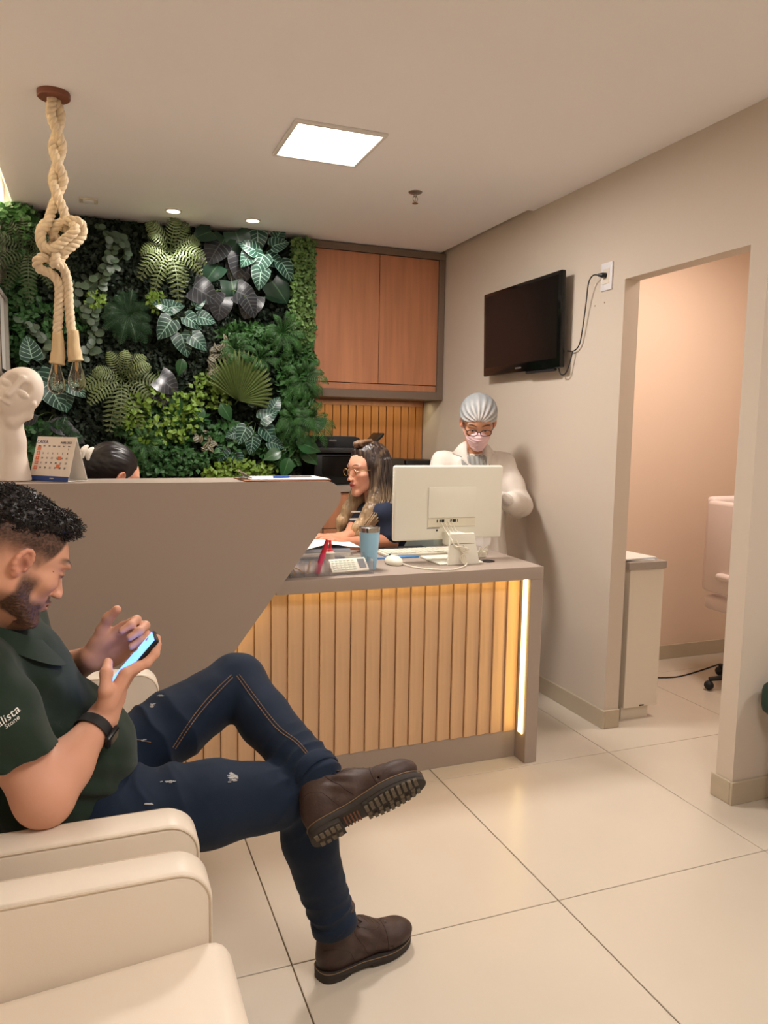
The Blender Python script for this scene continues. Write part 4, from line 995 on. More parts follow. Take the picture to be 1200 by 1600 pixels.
# tumbler
t = thing('tumbler', 'light blue steel tumbler with shiny rim on the desk', 'cup', (1.003, 2.755, DT))
c = (1.003, 2.755, DT + 0.0005)
b = MB(); b.lathe([(0.001, 0), (0.027, 0), (0.029, 0.003), (0.040, 0.145), (0.040, 0.148), (0.037, 0.146), (0.027, 0.01), (0.001, 0.01)], c, 36); b.build('body', mat('powder blue paint', (158, 206, 234), 0.4, bump=0.1, bscale=600), t)
b = MB(); b.lathe([(0.0402, 0.146), (0.0412, 0.164), (0.0395, 0.165), (0.0375, 0.148)], c, 36); b.build('steel_rim', M_chrome, t)
b = MB(); b.lathe([(0.001, 0.150), (0.0365, 0.150), (0.0365, 0.158), (0.030, 0.159), (0.001, 0.157)], c, 32); b.build('lid', mat('clear lid', (190, 190, 185), 0.2), t)
# acrylic organiser
t = thing('desk_organiser', 'clear acrylic desk organiser tray with compartments at desk front', 'organiser', (0.80, 2.70, DT))
x0, x1, ya, yb_ = 0.66, 0.985, 2.652, 2.735; zt = 0.89
b = MB(); b.box((x0, ya, DT + 0.0005), (x1, yb_, DT + 0.003))
b.box((x0, ya, DT + 0.003), (x1, ya + 0.002, zt - 0.012)); b.box((x0, yb_ - 0.002, DT + 0.003), (x1, yb_, zt + 0.01))
for x in (x0, 0.715, 0.765, 0.81, x1 - 0.002): b.box((x, ya + 0.002, DT + 0.003), (x + 0.002, yb_ - 0.002, zt - 0.006))
b.build('tray', M_acrylic, t)
t = thing('calculator', 'white calculator with grey display leaning in the clear organiser', 'calculator', (0.9, 2.69, DT + 0.01))
Mk = Matrix.Translation((0.897, 2.690, DT + 0.030)) @ Matrix.Rotation(math.radians(38), 4, 'X') @ Matrix.Rotation(math.radians(2), 4, 'Z')
b = MB(); b.box((-0.075, -0.034, -0.006), (0.075, 0.034, 0.005), 0.006, 2, Mk); b.build('case', M_white, t)
b = MB(); b.box((0.038, -0.022, 0.0052), (0.066, 0.024, 0.0062), 0, 1, Mk); b.build('display', mat('grey lcd', (120, 122, 124), 0.25), t)
b = MB()
for r_ in range(5):
    for c_ in range(6): b.box((-0.066 + c_ * 0.0158, -0.026 + r_ * 0.0112, 0.0052), (-0.054 + c_ * 0.0158, -0.019 + r_ * 0.0112, 0.0072), 0.0008, 1, Mk)
b.build('keys', mat('pale green key', (214, 222, 200), 0.5), t)['kind'] = 'stuff'
t = thing('marker', 'pink and red marker standing in the clear organiser', 'marker', (0.79, 2.69, DT))
b = MB(); b.tube([(0.775, 2.695, DT + 0.006), (0.80, 2.70, DT + 0.078)], 0.0105, 12); b.build('barrel', mat('pink plastic', (226, 70, 110), 0.35), t)
b = MB(); b.tube([(0.80, 2.70, DT + 0.078), (0.818, 2.704, DT + 0.128)], [0.0095, 0.007], 12); b.build('cap', mat('red plastic', (214, 44, 60), 0.35), t)
t = thing('glue_bottle', 'white and red glue bottle behind the marker', 'bottle', (0.835, 2.78, DT))
b = MB(); b.lathe([(0.001, 0), (0.017, 0), (0.018, 0.004), (0.018, 0.066), (0.010, 0.074)], (0.850, 2.775, DT + 0.0005), 20); b.build('body', M_white, t)
b = MB(); b.lathe([(0.010, 0.074), (0.012, 0.078), (0.006, 0.085), (0.0045, 0.115), (0.001, 0.116)], (0.850, 2.775, DT + 0.0005), 16); b.build('nozzle', mat('red cap', (222, 60, 66), 0.35), t)
b = MB(); b.tube([(0.735, 2.69, DT + 0.006), (0.752, 2.70, DT + 0.052)], 0.004, 8); tagp(b.build('pencil', mat('tan pencil', (214, 190, 150), 0.5)), 'short pale pencil stub in the clear organiser', 'pencil')
b = MB(); P = [(0.672 + 0.012 * math.cos(a * 0.7) + 0.004 * a, 2.675 + 0.01 * math.sin(a * 0.7), DT + 0.006 + 0.03 * abs(math.sin(a * 0.35))) for a in range(9)]
b.tube(catmull(P, 6), 0.0018, 6); tagp(b.build('rubber_bands', mat('ochre rubber', (196, 150, 70), 0.6)), 'tangled ochre rubber bands in the left organiser compartment', 'rubber band')
b = MB(); b.box((0.60, 2.66, DT + 0.0006), (0.655, 2.73, DT + 0.045), 0.006); tagp(b.build('black_pouch', M_blackm), 'small black pouch at the left end of the clear organiser', 'pouch')
# papers
for k, (z, cx, cy, a, c, lab) in enumerate(((0.0006, 0.86, 3.02, 4, M_paper_b, 'lowest grey folder of the paper stack by seated receptionist'), (0.0145, 0.87, 3.03, -3, mat('grey folder', (140, 146, 152), 0.6), 'second folder up in the paper stack by seated receptionist'),
                                        (0.0285, 0.87, 3.02, 2, M_paper, 'third white bundle in the paper stack by seated receptionist'), (0.0425, 0.88, 3.03, -5, M_paper_b, 'fourth grey bundle in the paper stack by seated receptionist'))):
    Mp = Matrix.Translation((cx, cy, DT + z)) @ Matrix.Rotation(math.radians(a), 4, 'Z')
    b = MB(); b.box((-0.13, -0.10, 0), (0.11, 0.10, 0.013), 0.001, 1, Mp); tagp(b.build('paper_bundle', c), lab, 'papers', 'paper stack on the desk')
b = MB()
n_ = 10; vs = []
for i in range(n_ + 1):
    u = -0.13 + 0.27 * i / n_; z = DT + 0.0565 + 0.02 * math.exp(-((u - 0.0) / 0.08) ** 2)
    for v, dz in ((-0.10, 0), (0.10, 0.003)):
        vs.append((0.89 + u, 3.02 + v + 0.1 * u, z + dz))
vs += [(p_[0], p_[1], p_[2] - 0.001) for p_ in vs]; o_ = 2 * (n_ + 1)
fs = [(2 * i, 2 * i + 2, 2 * i + 3, 2 * i + 1) for i in range(n_)] + [(o_ + 2 * i, o_ + 2 * i + 1, o_ + 2 * i + 3, o_ + 2 * i + 2) for i in range(n_)]
b.add(vs, fs); tagp(b.build('loose_sheets', M_paper), 'curled white sheets on top of the paper stack under her hand', 'papers')
t = thing('stapler', 'small dark stapler with white edge near the receptionist wrist', 'stapler', (1.0, 2.93, DT))
b = MB(); b.box((0.955, 2.90, DT + 0.0006), (1.04, 2.925, DT + 0.010), 0.003); b.build('base', M_blackm, t)
b = MB(); b.box((0.955, 2.902, DT + 0.012), (1.035, 2.923, DT + 0.024), 0.004); b.build('arm', M_white, t)
t = thing('power_adaptor', 'clump of white cables and adaptor by the cable hole', 'adaptor', (1.53, 2.85, DT))
b = MB(); b.box((1.50, 2.86, DT + 0.0006), (1.58, 2.90, DT + 0.028), 0.005); b.build('brick', M_white, t)
b = MB()
for k in range(8):
    a = k * 0.75 + 0.3; c = Vector((1.525, 2.835, DT + 0.012))
    b.tube(catmull([c, c + Vector((0.02 * math.cos(a), 0.012 * math.sin(a), 0.025)), c + Vector((0.045 * math.cos(a), 0.025 * math.sin(a), 0.035 + 0.01 * math.sin(3 * a))), c + Vector((0.05 * math.cos(a), 0.02 * math.sin(a), 0.006))], 5), 0.0022, 6)
b.build('cable_bundle', M_white, t)
# ------------------------------------------------------------------ armchairs
M_seam = mat('leatherette seam', (206, 190, 168), 0.6)
def armchair(y0, label, w_=0.97, sz=0.545, group='cream waiting room armchairs'):
    t = thing('armchair', label, 'armchair', (-0.15, y0 + w_ / 2, 0), group)
    xb, xf, zt, at = -0.412, 0.168, 0.66, 0.078
    def arm_poly(g=0.0):
        r = 0.055; P = [(xb + 0.01 + g, 0.12 + g), (xf - g - 0.004, 0.12 + g), (xf - g, 0.3)]
        P += [(xf - g - r + r * math.cos(a), zt - g - r + r * math.sin(a)) for a in [i * PI / 16 for i in range(9)]]
        P += [(xb + 0.01 + g, zt - g)]; return P
    for ya in (y0, y0 + w_ - at):
        b = MB(); b.prism(arm_poly(), 'y', ya, ya + at, bev=0.010); o = b.build('arm', M_leather, t, 50)
        for q in (ya + 0.002, ya + at - 0.002):
            b = MB(); pl = [Vector((x, q, z)) for x, z in arm_poly(0.004)[1:]]; b.tube(pl, 0.0022, 6); s_ = b.build('piping', M_seam, o); s_.matrix_parent_inverse = Matrix()
    Ms = Matrix.Translation((0.18, 0, sz)) @ Matrix.Rotation(math.radians(-4.5), 4, 'Y') @ Matrix.Translation((-0.18, 0, -sz)); b = MB(); b.box((xb + 0.09, y0 + at + 0.002, sz - 0.17), (0.190, y0 + w_ - at - 0.002, sz + 0.008), 0.035, 4, Ms); b.build('seat_cushion', M_leather, t, 60)
    b = MB(); b.box((xb + 0.02, y0 + at + 0.002, 0.13), (0.16, y0 + w_ - at - 0.002, 0.298), 0.01, 2); b.build('base', M_leather, t, 50)
    b = MB(); b.prism([(xb, 0.14), (xb + 0.10, 0.14), (xb + 0.115, 0.46), (xb + 0.075, 0.80), (xb + 0.055, 0.825), (xb + 0.01, 0.825), (xb, 0.80)], 'y', y0 + at + 0.001, y0 + w_ - at - 0.001, bev=0.012); b.build('backrest', M_leather, t, 60)
    for lx in (xb + 0.06, xf - 0.06):
        for ly in (y0 + 0.045, y0 + w_ - 0.045):
            b = MB(); b.lathe([(0.014, 0), (0.020, 0.122)], (lx, ly, 0), 14); b.build('leg', M_chrome, t)
    return t
armchair(1.257 - 0.97, 'cream armchair nearest the viewer with its seat in view')
armchair(1.334, 'cream armchair the man in the green polo shirt sits in', sz=0.465)

# ------------------------------------------------------------------ people
SKIN_M = mat('skin', (214, 160, 130), 0.5, sss=0.12, attr='Col', bump=0.05, bscale=500, spec=0.35, bdist=0.001)
def rgb(c): return np.array(lin(c)[:3], np.float32)
def mixc(C, c, m): return C * (1 - m[:, None]) + rgb(c)[None] * m[:, None]
def head_shape(S, fem=False, ears=(1, -1)):
    """local: x right, y forward, z up, origin between the ear holes"""
    S.ell((0, -0.016, 0.045), (0.076, 0.096, 0.088), None, 0.02)
    S.ell((0, 0.040, 0.030), (0.062, 0.050, 0.052), None, 0.02)
    S.ell((0, 0.040, -0.030), (0.057, 0.048, 0.060), None, 0.02)
    jw = 0.050 if fem else 0.056
    for s in (1, -1):
        S.cap((s * jw, 0.002, -0.048), (s * 0.016, 0.072, -0.098), 0.021 if not fem else 0.018, 0.018, 0.02)
        S.cap((s * (jw + 0.002), -0.002, -0.012), (s * jw, 0.002, -0.048), 0.022, 0.021, 0.02)
        S.ell((s * 0.043, 0.056, -0.014), (0.024, 0.024, 0.020), None, 0.02)
        S.ell((s * 0.032, 0.080 if not fem else 0.074, 0.034), (0.026, 0.011, 0.009), None, 0.014)
        S.ell((s * 0.032, 0.094, 0.014), (0.016, 0.012, 0.010), None, 0.012, True)
        S.ell((s * 0.0315, 0.0755, 0.013), (0.0135, 0.013, 0.0125), None, 0.003)
        S.ell((s * 0.012, 0.101, -0.030), (0.008, 0.010, 0.007), None, 0.006)
        S.ell((s * 0.007, 0.104, -0.037), (0.003, 0.004, 0.003), None, 0.003, True)
    S.cap((0, 0.084 if not fem else 0.080, 0.020), (0, 0.105 if not fem else 0.101, -0.022), 0.0075 if not fem else 0.006, 0.0088 if not fem else 0.0085, 0.013)
    S.ell((0, 0.074, -0.100), (0.022, 0.018, 0.018), None, 0.015)
    S.ell((0, 0.074, -0.058), (0.032, 0.020, 0.026), None, 0.015)
    S.ell((0, 0.0935, -0.0525), (0.022, 0.008, 0.0055), None, 0.006); S.ell((0, 0.0915, -0.0635), (0.019, 0.009, 0.007), None, 0.006)
    S.cap((-0.022, 0.094, -0.058), (0.022, 0.094, -0.058), 0.0018, 0.0018, 0.003, True)
    for s in ears:
        es = 0.88
        Re = np.array(Matrix.Rotation(s * 0.42, 3, 'Z') @ Matrix.Rotation(-0.16, 3, 'X'))
        S.ell((s * 0.080, -0.008, 0.004), (0.009, 0.0165, 0.029), Re, 0.006)
        c = np.array((s * 0.082, -0.008, 0.004))
        P = [c + Re @ np.array((s * 0.005, 0.0148 * math.cos(a), 0.003 + 0.0245 * math.sin(a))) for a in [math.radians(x) for x in range(-30, 271, 30)]]
        S.ell(c + Re @ np.array((s * 0.010, 0.002, 0.002)), (0.009, 0.011, 0.020), Re, 0.004, True)
        S.path(P, [0.0042] * len(P), 0.003)
        S.ell(c + Re @ np.array((s * 0.002, 0.003, -0.024)), (0.005, 0.008, 0.009), Re, 0.005)
        S.ell(c + Re @ np.array((s * 0.003, 0.013, 0.000)), (0.004, 0.005, 0.008), Re, 0.004)
        S.cap(c + Re @ np.array((s * 0.002, -0.004, 0.016)), c + Re @ np.array((s * 0.002, 0.008, 0.006)), 0.003, 0.003, 0.004)
def face_col(V, base, lips, brow, eyes=True, down=False, beard=None, hairline=None, lipm=1.0):
    C = np.repeat(rgb(base)[None], len(V), 0); x, y, z = V[:, 0], V[:, 1], V[:, 2]; ax = np.abs(x)
    nz = noise3(V, 60) * 0.12 + noise3(V, 420) * 0.38 + 0.5
    C = mixc(C, (206, 132, 110), 0.35 * np.exp(-((ax - 0.042) / 0.018) ** 2 - ((z + 0.018) / 0.022) ** 2) * (y > 0.03))
    C = mixc(C, (200, 118, 96), 0.3 * ss(y, 0.10, 0.118)); C = mixc(C, (204, 122, 102), 0.35 * ss(ax, 0.076, 0.086))
    if beard:
        C = mixc(C, (120, 62, 46), 0.75 * np.exp(-((y - 0.0) / 0.009) ** 2 - ((z - 0.003) / 0.013) ** 2) * (ax > 0.074) * (ax < 0.0855))  # ear hollow darkened: the shade inside it painted into the skin colour
        jaw = ss(-z, 0.048, 0.068) * ss(y, -0.02, 0.02) + ss(y, 0.0, 0.012) * (1 - ss(y, 0.035, 0.05)) * ss(-z, 0.0, 0.03) * ss(ax, 0.04, 0.052)
        mus = np.exp(-((z + 0.044) / 0.0075) ** 4) * (y > 0.078) * (ax < 0.032) * 1.2
        cheek = ss(y, 0.055, 0.08) * np.exp(-((ax - 0.03) / 0.012) ** 2) * ss(-z, 0.04, 0.052)
        chinm = ss(-z, 0.070, 0.080) * (y > 0.05)
        m_ = np.clip(jaw * (ss(ax, 0.028, 0.04)) + mus * 0.9 + cheek * 0.6 + chinm, 0, 1) * (0.72 + 0.28 * nz)
        m_ *= 1 - ss(-z, 0.105, 0.13) * 0.7
        C = mixc(C, beard, np.clip(m_, 0, 0.93))
    C = mixc(C, lips, lipm * np.exp(-((z + 0.058) / 0.010) ** 4) * np.exp(-(x / 0.023) ** 4) * (y > 0.086))
    bz = 0.037 + 0.006 * (1 - ((ax - 0.036) / 0.022) ** 2)
    C = mixc(C, brow, 0.95 * np.exp(-((z - bz) / (0.0062 if beard else 0.0036)) ** 4) * np.exp(-((ax - 0.035) / 0.022) ** 6) * (y > 0.045))
    if eyes:
        de = np.sqrt((ax - 0.0315) ** 2 + ((z - 0.010) * 1.0) ** 2)
        sl_ = np.exp(-((z - 0.010 - 0.0) / 0.0040) ** 4) * np.exp(-((ax - 0.0315) / 0.0125) ** 4) * (y > 0.07)
        C = mixc(C, (226, 216, 210) if not down else (96, 66, 56), sl_ * (1 if not down else 0.7)); C = mixc(C, (40, 26, 20), sl_ * (np.abs(ax - 0.0315) < 0.0055))
        C = mixc(C, (50, 34, 30), 0.9 * np.exp(-((z - (0.0100 if down else 0.0150)) / (0.0024 if down else 0.0016)) ** 2) * np.exp(-((ax - 0.0315) / 0.014) ** 6) * (y > 0.07))
    if hairline is not None: C = hairline(C, V, nz)
    return C
def place(V, R, O, sc): return (V * sc) @ np.array(R).T + np.array(O)
def hand(S, W, d, n, left=False, curls=((10, 20, 15),) * 4, thumb=None, fdir=None, sc=1.0, k=0.009):
    W = Vector(W); d = Vector(d).normalized(); n = Vector(n); n = (n - d * n.dot(d)).normalized(); s = n.cross(d) if left else d.cross(n)
    R = np.array(Matrix((s, d, n)).transposed())
    def L(a, b, c): return W + (s * a + d * b + n * c) * sc
    S.rbox(L(0, 0.060, 0), np.array((0.038, 0.042, 0.0135)) * sc, R, 0.012 * sc, 0.014)
    S.cap(W, L(0, 0.04, 0), 0.026 * sc, 0.022 * sc, 0.02)
    S.ell(L(0.024, 0.035, 0.008), np.array((0.018, 0.030, 0.014)) * sc, R, 0.012); S.ell(L(-0.026, 0.040, 0.006), np.array((0.013, 0.032, 0.012)) * sc, R, 0.012)
    offs = (0.029, 0.0097, -0.0097, -0.028); lens = ((0.044, 0.026, 0.022), (0.048, 0.030, 0.023), (0.044, 0.028, 0.023), (0.035, 0.021, 0.020)); base = (0.094, 0.098, 0.094, 0.085)
    fd = Vector(fdir).normalized() if fdir else d
    for i in range(4):
        p = L(offs[i], base[i], 0); a = 0; fdi = (fd + s * (offs[i] * 1.5)).normalized(); nn = (n - fdi * n.dot(fdi)).normalized(); P = [L(offs[i] * 0.9, base[i] - 0.03, 0), p]
        for j in range(3):
            a += math.radians(curls[i][j]); p = p + (fdi * math.cos(a) + nn * math.sin(a)) * lens[i][j] * sc; P.append(p)
        r = 0.0098 * sc * (0.88 if i == 3 else 1); S.path(P, [r * 1.1, r * 1.08, r, r * 0.92, r * 0.8], k * 0.5)
    T = [L(*q) for q in thumb]; S.path(T, [0.016 * sc, 0.0125 * sc, 0.0115 * sc, 0.0095 * sc][:len(T)], 0.008)
    return L

# ---- the seated man
man = thing('person', 'seated man in dark green polo shirt looking down at phone', 'person', (0.1, 1.7, 0))
HF = Vector((math.cos(math.radians(22)) * math.cos(math.radians(30)), math.sin(math.radians(22)) * math.cos(math.radians(30)), -math.sin(math.radians(30))))
HR = frame(HF); HSC = Vector((1.0, 1.07, 0.91))
EARP = pt(35, 879, 1.50); HO = EARP - HR @ (Vector((0.080, -0.004, 0.004)) * HSC)
Ri = np.array(HR).T
def toloc(p): return Ri @ (np.array(p) - np.array(HO)) / np.array(HSC)
S = Sculpt((-0.11, -0.16, -0.24), (0.11, 0.14, 0.15), 0.0019)
head_shape(S)
nb = toloc((-0.205, 1.645, 0.94)); S.cap((0, -0.030, -0.03), nb, 0.058, 0.066, 0.03)
V, Q = S.mesh(); V = relax(V, Q, 1)
def fade(C, V, nz):
    x, y, z = V[:, 0], V[:, 1], V[:, 2]; ax = np.abs(x)
    edge = 0.030 + 0.45 * z
    side = ss(z, -0.004, 0.046) * (1 - ss(y, edge - 0.006, edge + 0.002)) * 0.97
    top = side
    burn = ss(z, -0.01, 0.02) * ss(y, 0.004, 0.012) * (1 - ss(y, 0.026, 0.036)) * 0.6
    back = ss(-y, 0.02, 0.05) * ss(z, -0.03, 0.05)
    return mixc(C, (38, 29, 27), np.clip(np.maximum.reduce([side, top, burn, back]) * (0.75 + 0.35 * nz), 0, 0.96) * (ax < 0.0795))
C1 = face_col(V, (216, 162, 134), (172, 112, 100), (34, 25, 24), True, True, (44, 33, 30), fade, 0.6)
C1 = mixc(C1, (60, 36, 30), 1.0 * (np.linalg.norm(V - np.array((0.057, 0.058, 0.012)), axis=1) < 0.0018))
bm_ = np.clip((C1.sum(1) < 0.35).astype(float), 0, 1) * (V[:, 2] < 0.0); N = vnormals(V, Q)
V = V + N * (bm_ * (0.0016 + 0.0012 * noise3(V, 300)))[:, None]
VH = place(V, HR, HO, np.array(HSC)); QH = Q
# arms and hands, one surface
PH_C = pt(203, 1036, 1.625); PH_E = Vector((0.66, 0.0, 0.75)).normalized(); PH_N = Vector((-0.75, 0.20, 0.66)).normalized()
SHR, ELR, WRR = Vector((-0.215, 1.465, 0.925)), pt(68, 1243, 1.425), pt(160, 1122, 1.56)
SHL, ELL, WRL = Vector((-0.17, 1.86, 0.92)), Vector((-0.13, 1.99, 0.74)), pt(146, 1027, 1.755)
S = Sculpt((-0.30, 1.34, 0.60), (0.20, 2.08, 0.99), 0.0022)
S.cap(SHR, ELR, 0.058, 0.044, 0.03); S.ell(ELR + Vector((0.004, 0, -0.014)), (0.038, 0.036, 0.038), None, 0.03)
mid = ELR.lerp(WRR, 0.35); S.path([ELR, mid, WRR], [0.045, 0.043, 0.027], 0.03)
LR = hand(S, WRR, (0.50, 0.28, 0.78), PH_N + Vector((0.0, 0.15, 0)), False, ((-12, 22, 26), (-6, 24, 28), (0, 26, 28), (6, 28, 28)),
     [(0.020, 0.020, 0.004), (0.046, 0.048, 0.016), (0.044, 0.078, 0.032), (0.024, 0.098, 0.042)], fdir=(0.80, 0.42, 0.42))
S.cap(SHL, ELL, 0.05, 0.045, 0.03); mid = ELL.lerp(WRL, 0.4); S.path([ELL, mid, WRL], [0.044, 0.045, 0.027], 0.03)
LL = hand(S, WRL, pt(222, 986, 1.72) - WRL, (-0.02, -0.96, 0.10), True, ((26, 78, 52), (22, 80, 50), (24, 78, 50), (28, 74, 46)),
     [(0.018, 0.020, 0.004), (0.044, 0.050, 0.004), (0.062, 0.078, 0.006), (0.070, 0.106, 0.012)])
V, Q = S.mesh(); V = relax(V, Q, 1)
C2 = np.repeat(rgb((216, 163, 137))[None], len(V), 0); nz = noise3(V, 25) * 0.5 + 0.5; C2 = mixc(C2, (204, 136, 108), 0.25 * nz)
npmesh('body', np.concatenate([VH, V]), np.concatenate([QH, Q + len(VH)]), SKIN_M, man, np.concatenate([C1, C2]))
# hair: a cap of curls
M_hair = mat('black curly hair', (24, 18, 17), 0.42, spec=0.5)
S = Sculpt((-0.12, -0.16, 0.0), (0.12, 0.16, 0.20), 0.003)
S.ell((0, -0.018, 0.062), (0.074, 0.096, 0.082), None, 0.01); S.ell((0, 0.048, 0.100), (0.052, 0.040, 0.030), None, 0.03)
S.plane((0, 0.0, 0.062), (0, 0.50, -1), 0.02)
V, Q = S.mesh(); V = relax(V, Q, 1); N = vnormals(V, Q); V = V + N * (0.0035 * noise3(V, 90))[:, None]
hair = npmesh('hair', place(V, HR, HO, np.array(HSC)), Q, M_hair, man)
r = random.Random(5); b = MB(); idxs = [i for i in range(len(V)) if V[i, 2] > 0.050 + (0.0 if V[i, 1] < 0 else 0.25 * V[i, 1])]
for q in range(2100):
    i = r.choice(idxs); p = Vector(V[i]); nrm = Vector(N[i]); nrm = (nrm + Vector((r.uniform(-.5, .5), r.uniform(-.3, .7), r.uniform(-.3, .3)))).normalized()
    u = nrm.orthogonal().normalized(); w_ = nrm.cross(u); ra = r.uniform(0.0020, 0.0042); Lh = r.uniform(0.004, 0.011) + (0.006 if V[i, 1] > 0.04 else 0); tw = r.uniform(3.5, 7.5) * r.choice((-1, 1)); ph = r.uniform(0, 6.3)
    P = []
    for k in range(9):
        t_ = k / 8; a = ph + tw * t_; P.append(HR @ ((p + nrm * (Lh * t_ - 0.002) + u * (ra * math.cos(a)) + w_ * (ra * math.sin(a))) * HSC) + HO)
    b.tube(P, 0.0009, 3, False)
b.build('curls', M_hair, hair, 180).matrix_parent_inverse = Matrix(); 
# polo shirt
M_polo = mat('dark green pique', (30, 46, 35), 0.85, bump=0.25, bscale=900, sheen=0.12, spec=0.3, var=0.06, vscale=12)
S = Sculpt((-0.46, 1.36, 0.44), (0.17, 2.06, 1.03), 0.0042)
S.ell((-0.075, 1.71, 0.56), (0.135, 0.185, 0.12), None, 0.05); S.ell((-0.085, 1.70, 0.675), (0.165, 0.19, 0.145), None, 0.06)
S.ell((-0.175, 1.67, 0.83), (0.135, 0.180, 0.15), None, 0.07); S.ell((-0.165, 1.65, 0.90), (0.078, 0.13, 0.07), None, 0.05)
S.cap((-0.215, 1.49, 0.925), (-0.18, 1.84, 0.925), 0.068, 0.068, 0.05)
hm = SHR.lerp(ELR, 0.66); axR = (ELR - SHR).normalized()
S.path([SHR, SHR.lerp(ELR, 0.4), hm + axR * 0.03], [0.074, 0.074, 0.070], 0.035)
S.cap(SHL, SHL.lerp(ELL, 0.7), 0.070, 0.062, 0.03)
hemn = Vector((0.35, 0.0, -0.94)) 
S2 = S
def shirt_fold(V, N):
    a = np.array(SHR.lerp(ELR, 0.3)); f = 0
    f = f + 0.0055 * noise3(V * np.array((1, 1, 1.8)), 11) + 0.002 * noise3(V * np.array((1.4, 1, 1)) + 3, 26)
    g = np.exp(-(np.abs((V[:, 0] + 0.02) * 0.7 + (V[:, 2] - 0.66)) / 0.05) ** 2)
    f = f + 0.0065 * g * np.sin((V[:, 2] + V[:, 0] * 0.6 + 0.02 * noise3(V, 10)) * 110)
    h = np.exp(-(np.linalg.norm(V - np.array((-0.10, 1.52, 0.86)), axis=1) / 0.10) ** 2)
    return f + 0.005 * h * np.sin((V[:, 0] * 0.9 + V[:, 2] * 0.7) * 95)
# cut the sleeve hem with a local plane: everything of the sleeve beyond hm goes
sl_, g = S._sub(np.array(hm) - 0.11, np.array(hm) + 0.11)
d_ = (g[0] - hm.x) * 0.22 + (g[1] - hm.y) * (-0.1) + (g[2] - hm.z) * (-0.97)
near = ((g[1] - 1.50) + 0 * g[0] + 0 * g[2]); dd = np.maximum(d_, near)      # only where y is on the sleeve's side
d_ = np.where(near < 0, d_, -0.05) if False else -np.maximum(-d_, near * 1.0)
S.F[sl_] = np.maximum(S.F[sl_], np.where((g[1] + 0 * g[0] + 0 * g[2]) < 1.505, (g[0] - hm.x) * 0.22 + (g[1] - hm.y) * (-0.1) + (g[2] - hm.z) * (-0.97), S.F[sl_]))
shirt = clothe(S, 'polo_shirt', M_polo, man, fn=shirt_fold)
# hem band of the sleeve
b = MB(); n1 = Vector((0.22, -0.1, -0.97)).normalized(); u = n1.orthogonal().normalized(); w_ = n1.cross(u)
# collar: two folded flaps around the neck
b = MB(); cc = Vector(pt(4, 990, 1.61)); ax_ = Vector((0.28, 0, 1)).normalized()
fu = Vector((1, 0.05, 0)); fu = (fu - ax_ * fu.dot(ax_)).normalized(); sd = ax_.cross(fu); nseg = 40; vs = []
for i in range(nseg + 1):
    a = math.radians(-172 + 344 * i / nseg) + PI      # opening in front
    a = math.radians(6 + 348 * i / nseg); dr = fu * math.cos(a) + sd * math.sin(a); fr = (math.cos(a) + 1) / 2
    top = cc + dr * 0.074 + ax_ * (0.034 - 0.030 * fr ** 3); low = cc + dr * (0.092 + 0.036 * fr ** 3) + ax_ * (0.004 - 0.040 * fr ** 3); inn = cc + dr * 0.066 + ax_ * (-0.02 - 0.03 * fr ** 3)
    vs += [inn, top, low, low - dr * 0.004, top - dr * 0.0035 - ax_ * 0.001]
fs = [(i * 5 + a, i * 5 + (a + 1) % 5, i * 5 + 5 + (a + 1) % 5, i * 5 + 5 + a) for i in range(nseg) for a in range(5)]
b.add(vs, fs); col_ = b.build('collar', M_polo, shirt, 60); col_.matrix_parent_inverse = Matrix()
bv = BVHTree.FromPolygons([v.co for v in shirt.data.vertices], [tuple(p.vertices) for p in shirt.data.polygons])
def on_sleeve(org, ang, mesh_bv=bv, direc=Vector((0, 1, 0)), off=0.0012, sx=Vector((1, 0, 0)), sy=Vector((0, 0, 1))):
    ca, sa = math.cos(ang), math.sin(ang)
    def f(co):
        x = co.x * ca - co.y * sa; y = co.x * sa + co.y * ca; p = org + sx * x + sy * y - direc * 0.4
        h = mesh_bv.ray_cast(p, direc, 1.0)
        return (h[0] - direc * (off + co.z)) if h[0] is not None else p + direc * 0.4
    return f
M_wtext = mat('white print', (226, 222, 214), 0.7)
ttl = text_obj('Especialista', 0.0180, None, M_wtext, shirt, 'sleeve_lettering', 'RIGHT', 0.0002, on_sleeve(pt(32, 1098, 1.42), math.radians(27))); ttl.matrix_parent_inverse = Matrix()
ttl = text_obj('Stone', 0.0100, None, M_wtext, shirt, 'sleeve_lettering', 'RIGHT', 0.0002, on_sleeve(pt(33, 1108, 1.42), math.radians(27))); ttl.matrix_parent_inverse = Matrix()
# jeans
M_jean = mat('dark blue denim', (22, 35, 54), 0.8, bump=0.3, bscale=900, var=0.14, vscale=9, sheen=0.04, spec=0.25)
HR_, KR = Vector((0.00, 1.62, 0.555)), pt(474, 1238, 1.69); AR = pt(521, 1440, 1.705)
HL_, KL = Vector((0.00, 1.80, 0.565)), pt(370, 1066, 1.95); AL = pt(486, 1202, 1.665)
S = Sculpt((-0.28, 1.44, 0.09), (0.66, 2.10, 0.90), 0.0045)
S.ell((-0.07, 1.71, 0.55), (0.12, 0.175, 0.10), None, 0.04)
S.path([HR_, HR_.lerp(KR, 0.5), KR], [0.098, 0.090, 0.070], 0.03)
S.path([KR, KR.lerp(AR, 0.35) + Vector((-0.012, 0, 0)), AR + (AR - KR).normalized() * 0.02], [0.070, 0.066, 0.053], 0.02)
S.path([HL_, HL_.lerp(KL, 0.5), KL], [0.095, 0.084, 0.074], 0.03)
S.path([KL, KL.lerp(AL, 0.4) + Vector((-0.0, 0.0, -0.01)), AL + (AL - KL).normalized() * 0.02], [0.074, 0.066, 0.058], 0.02)
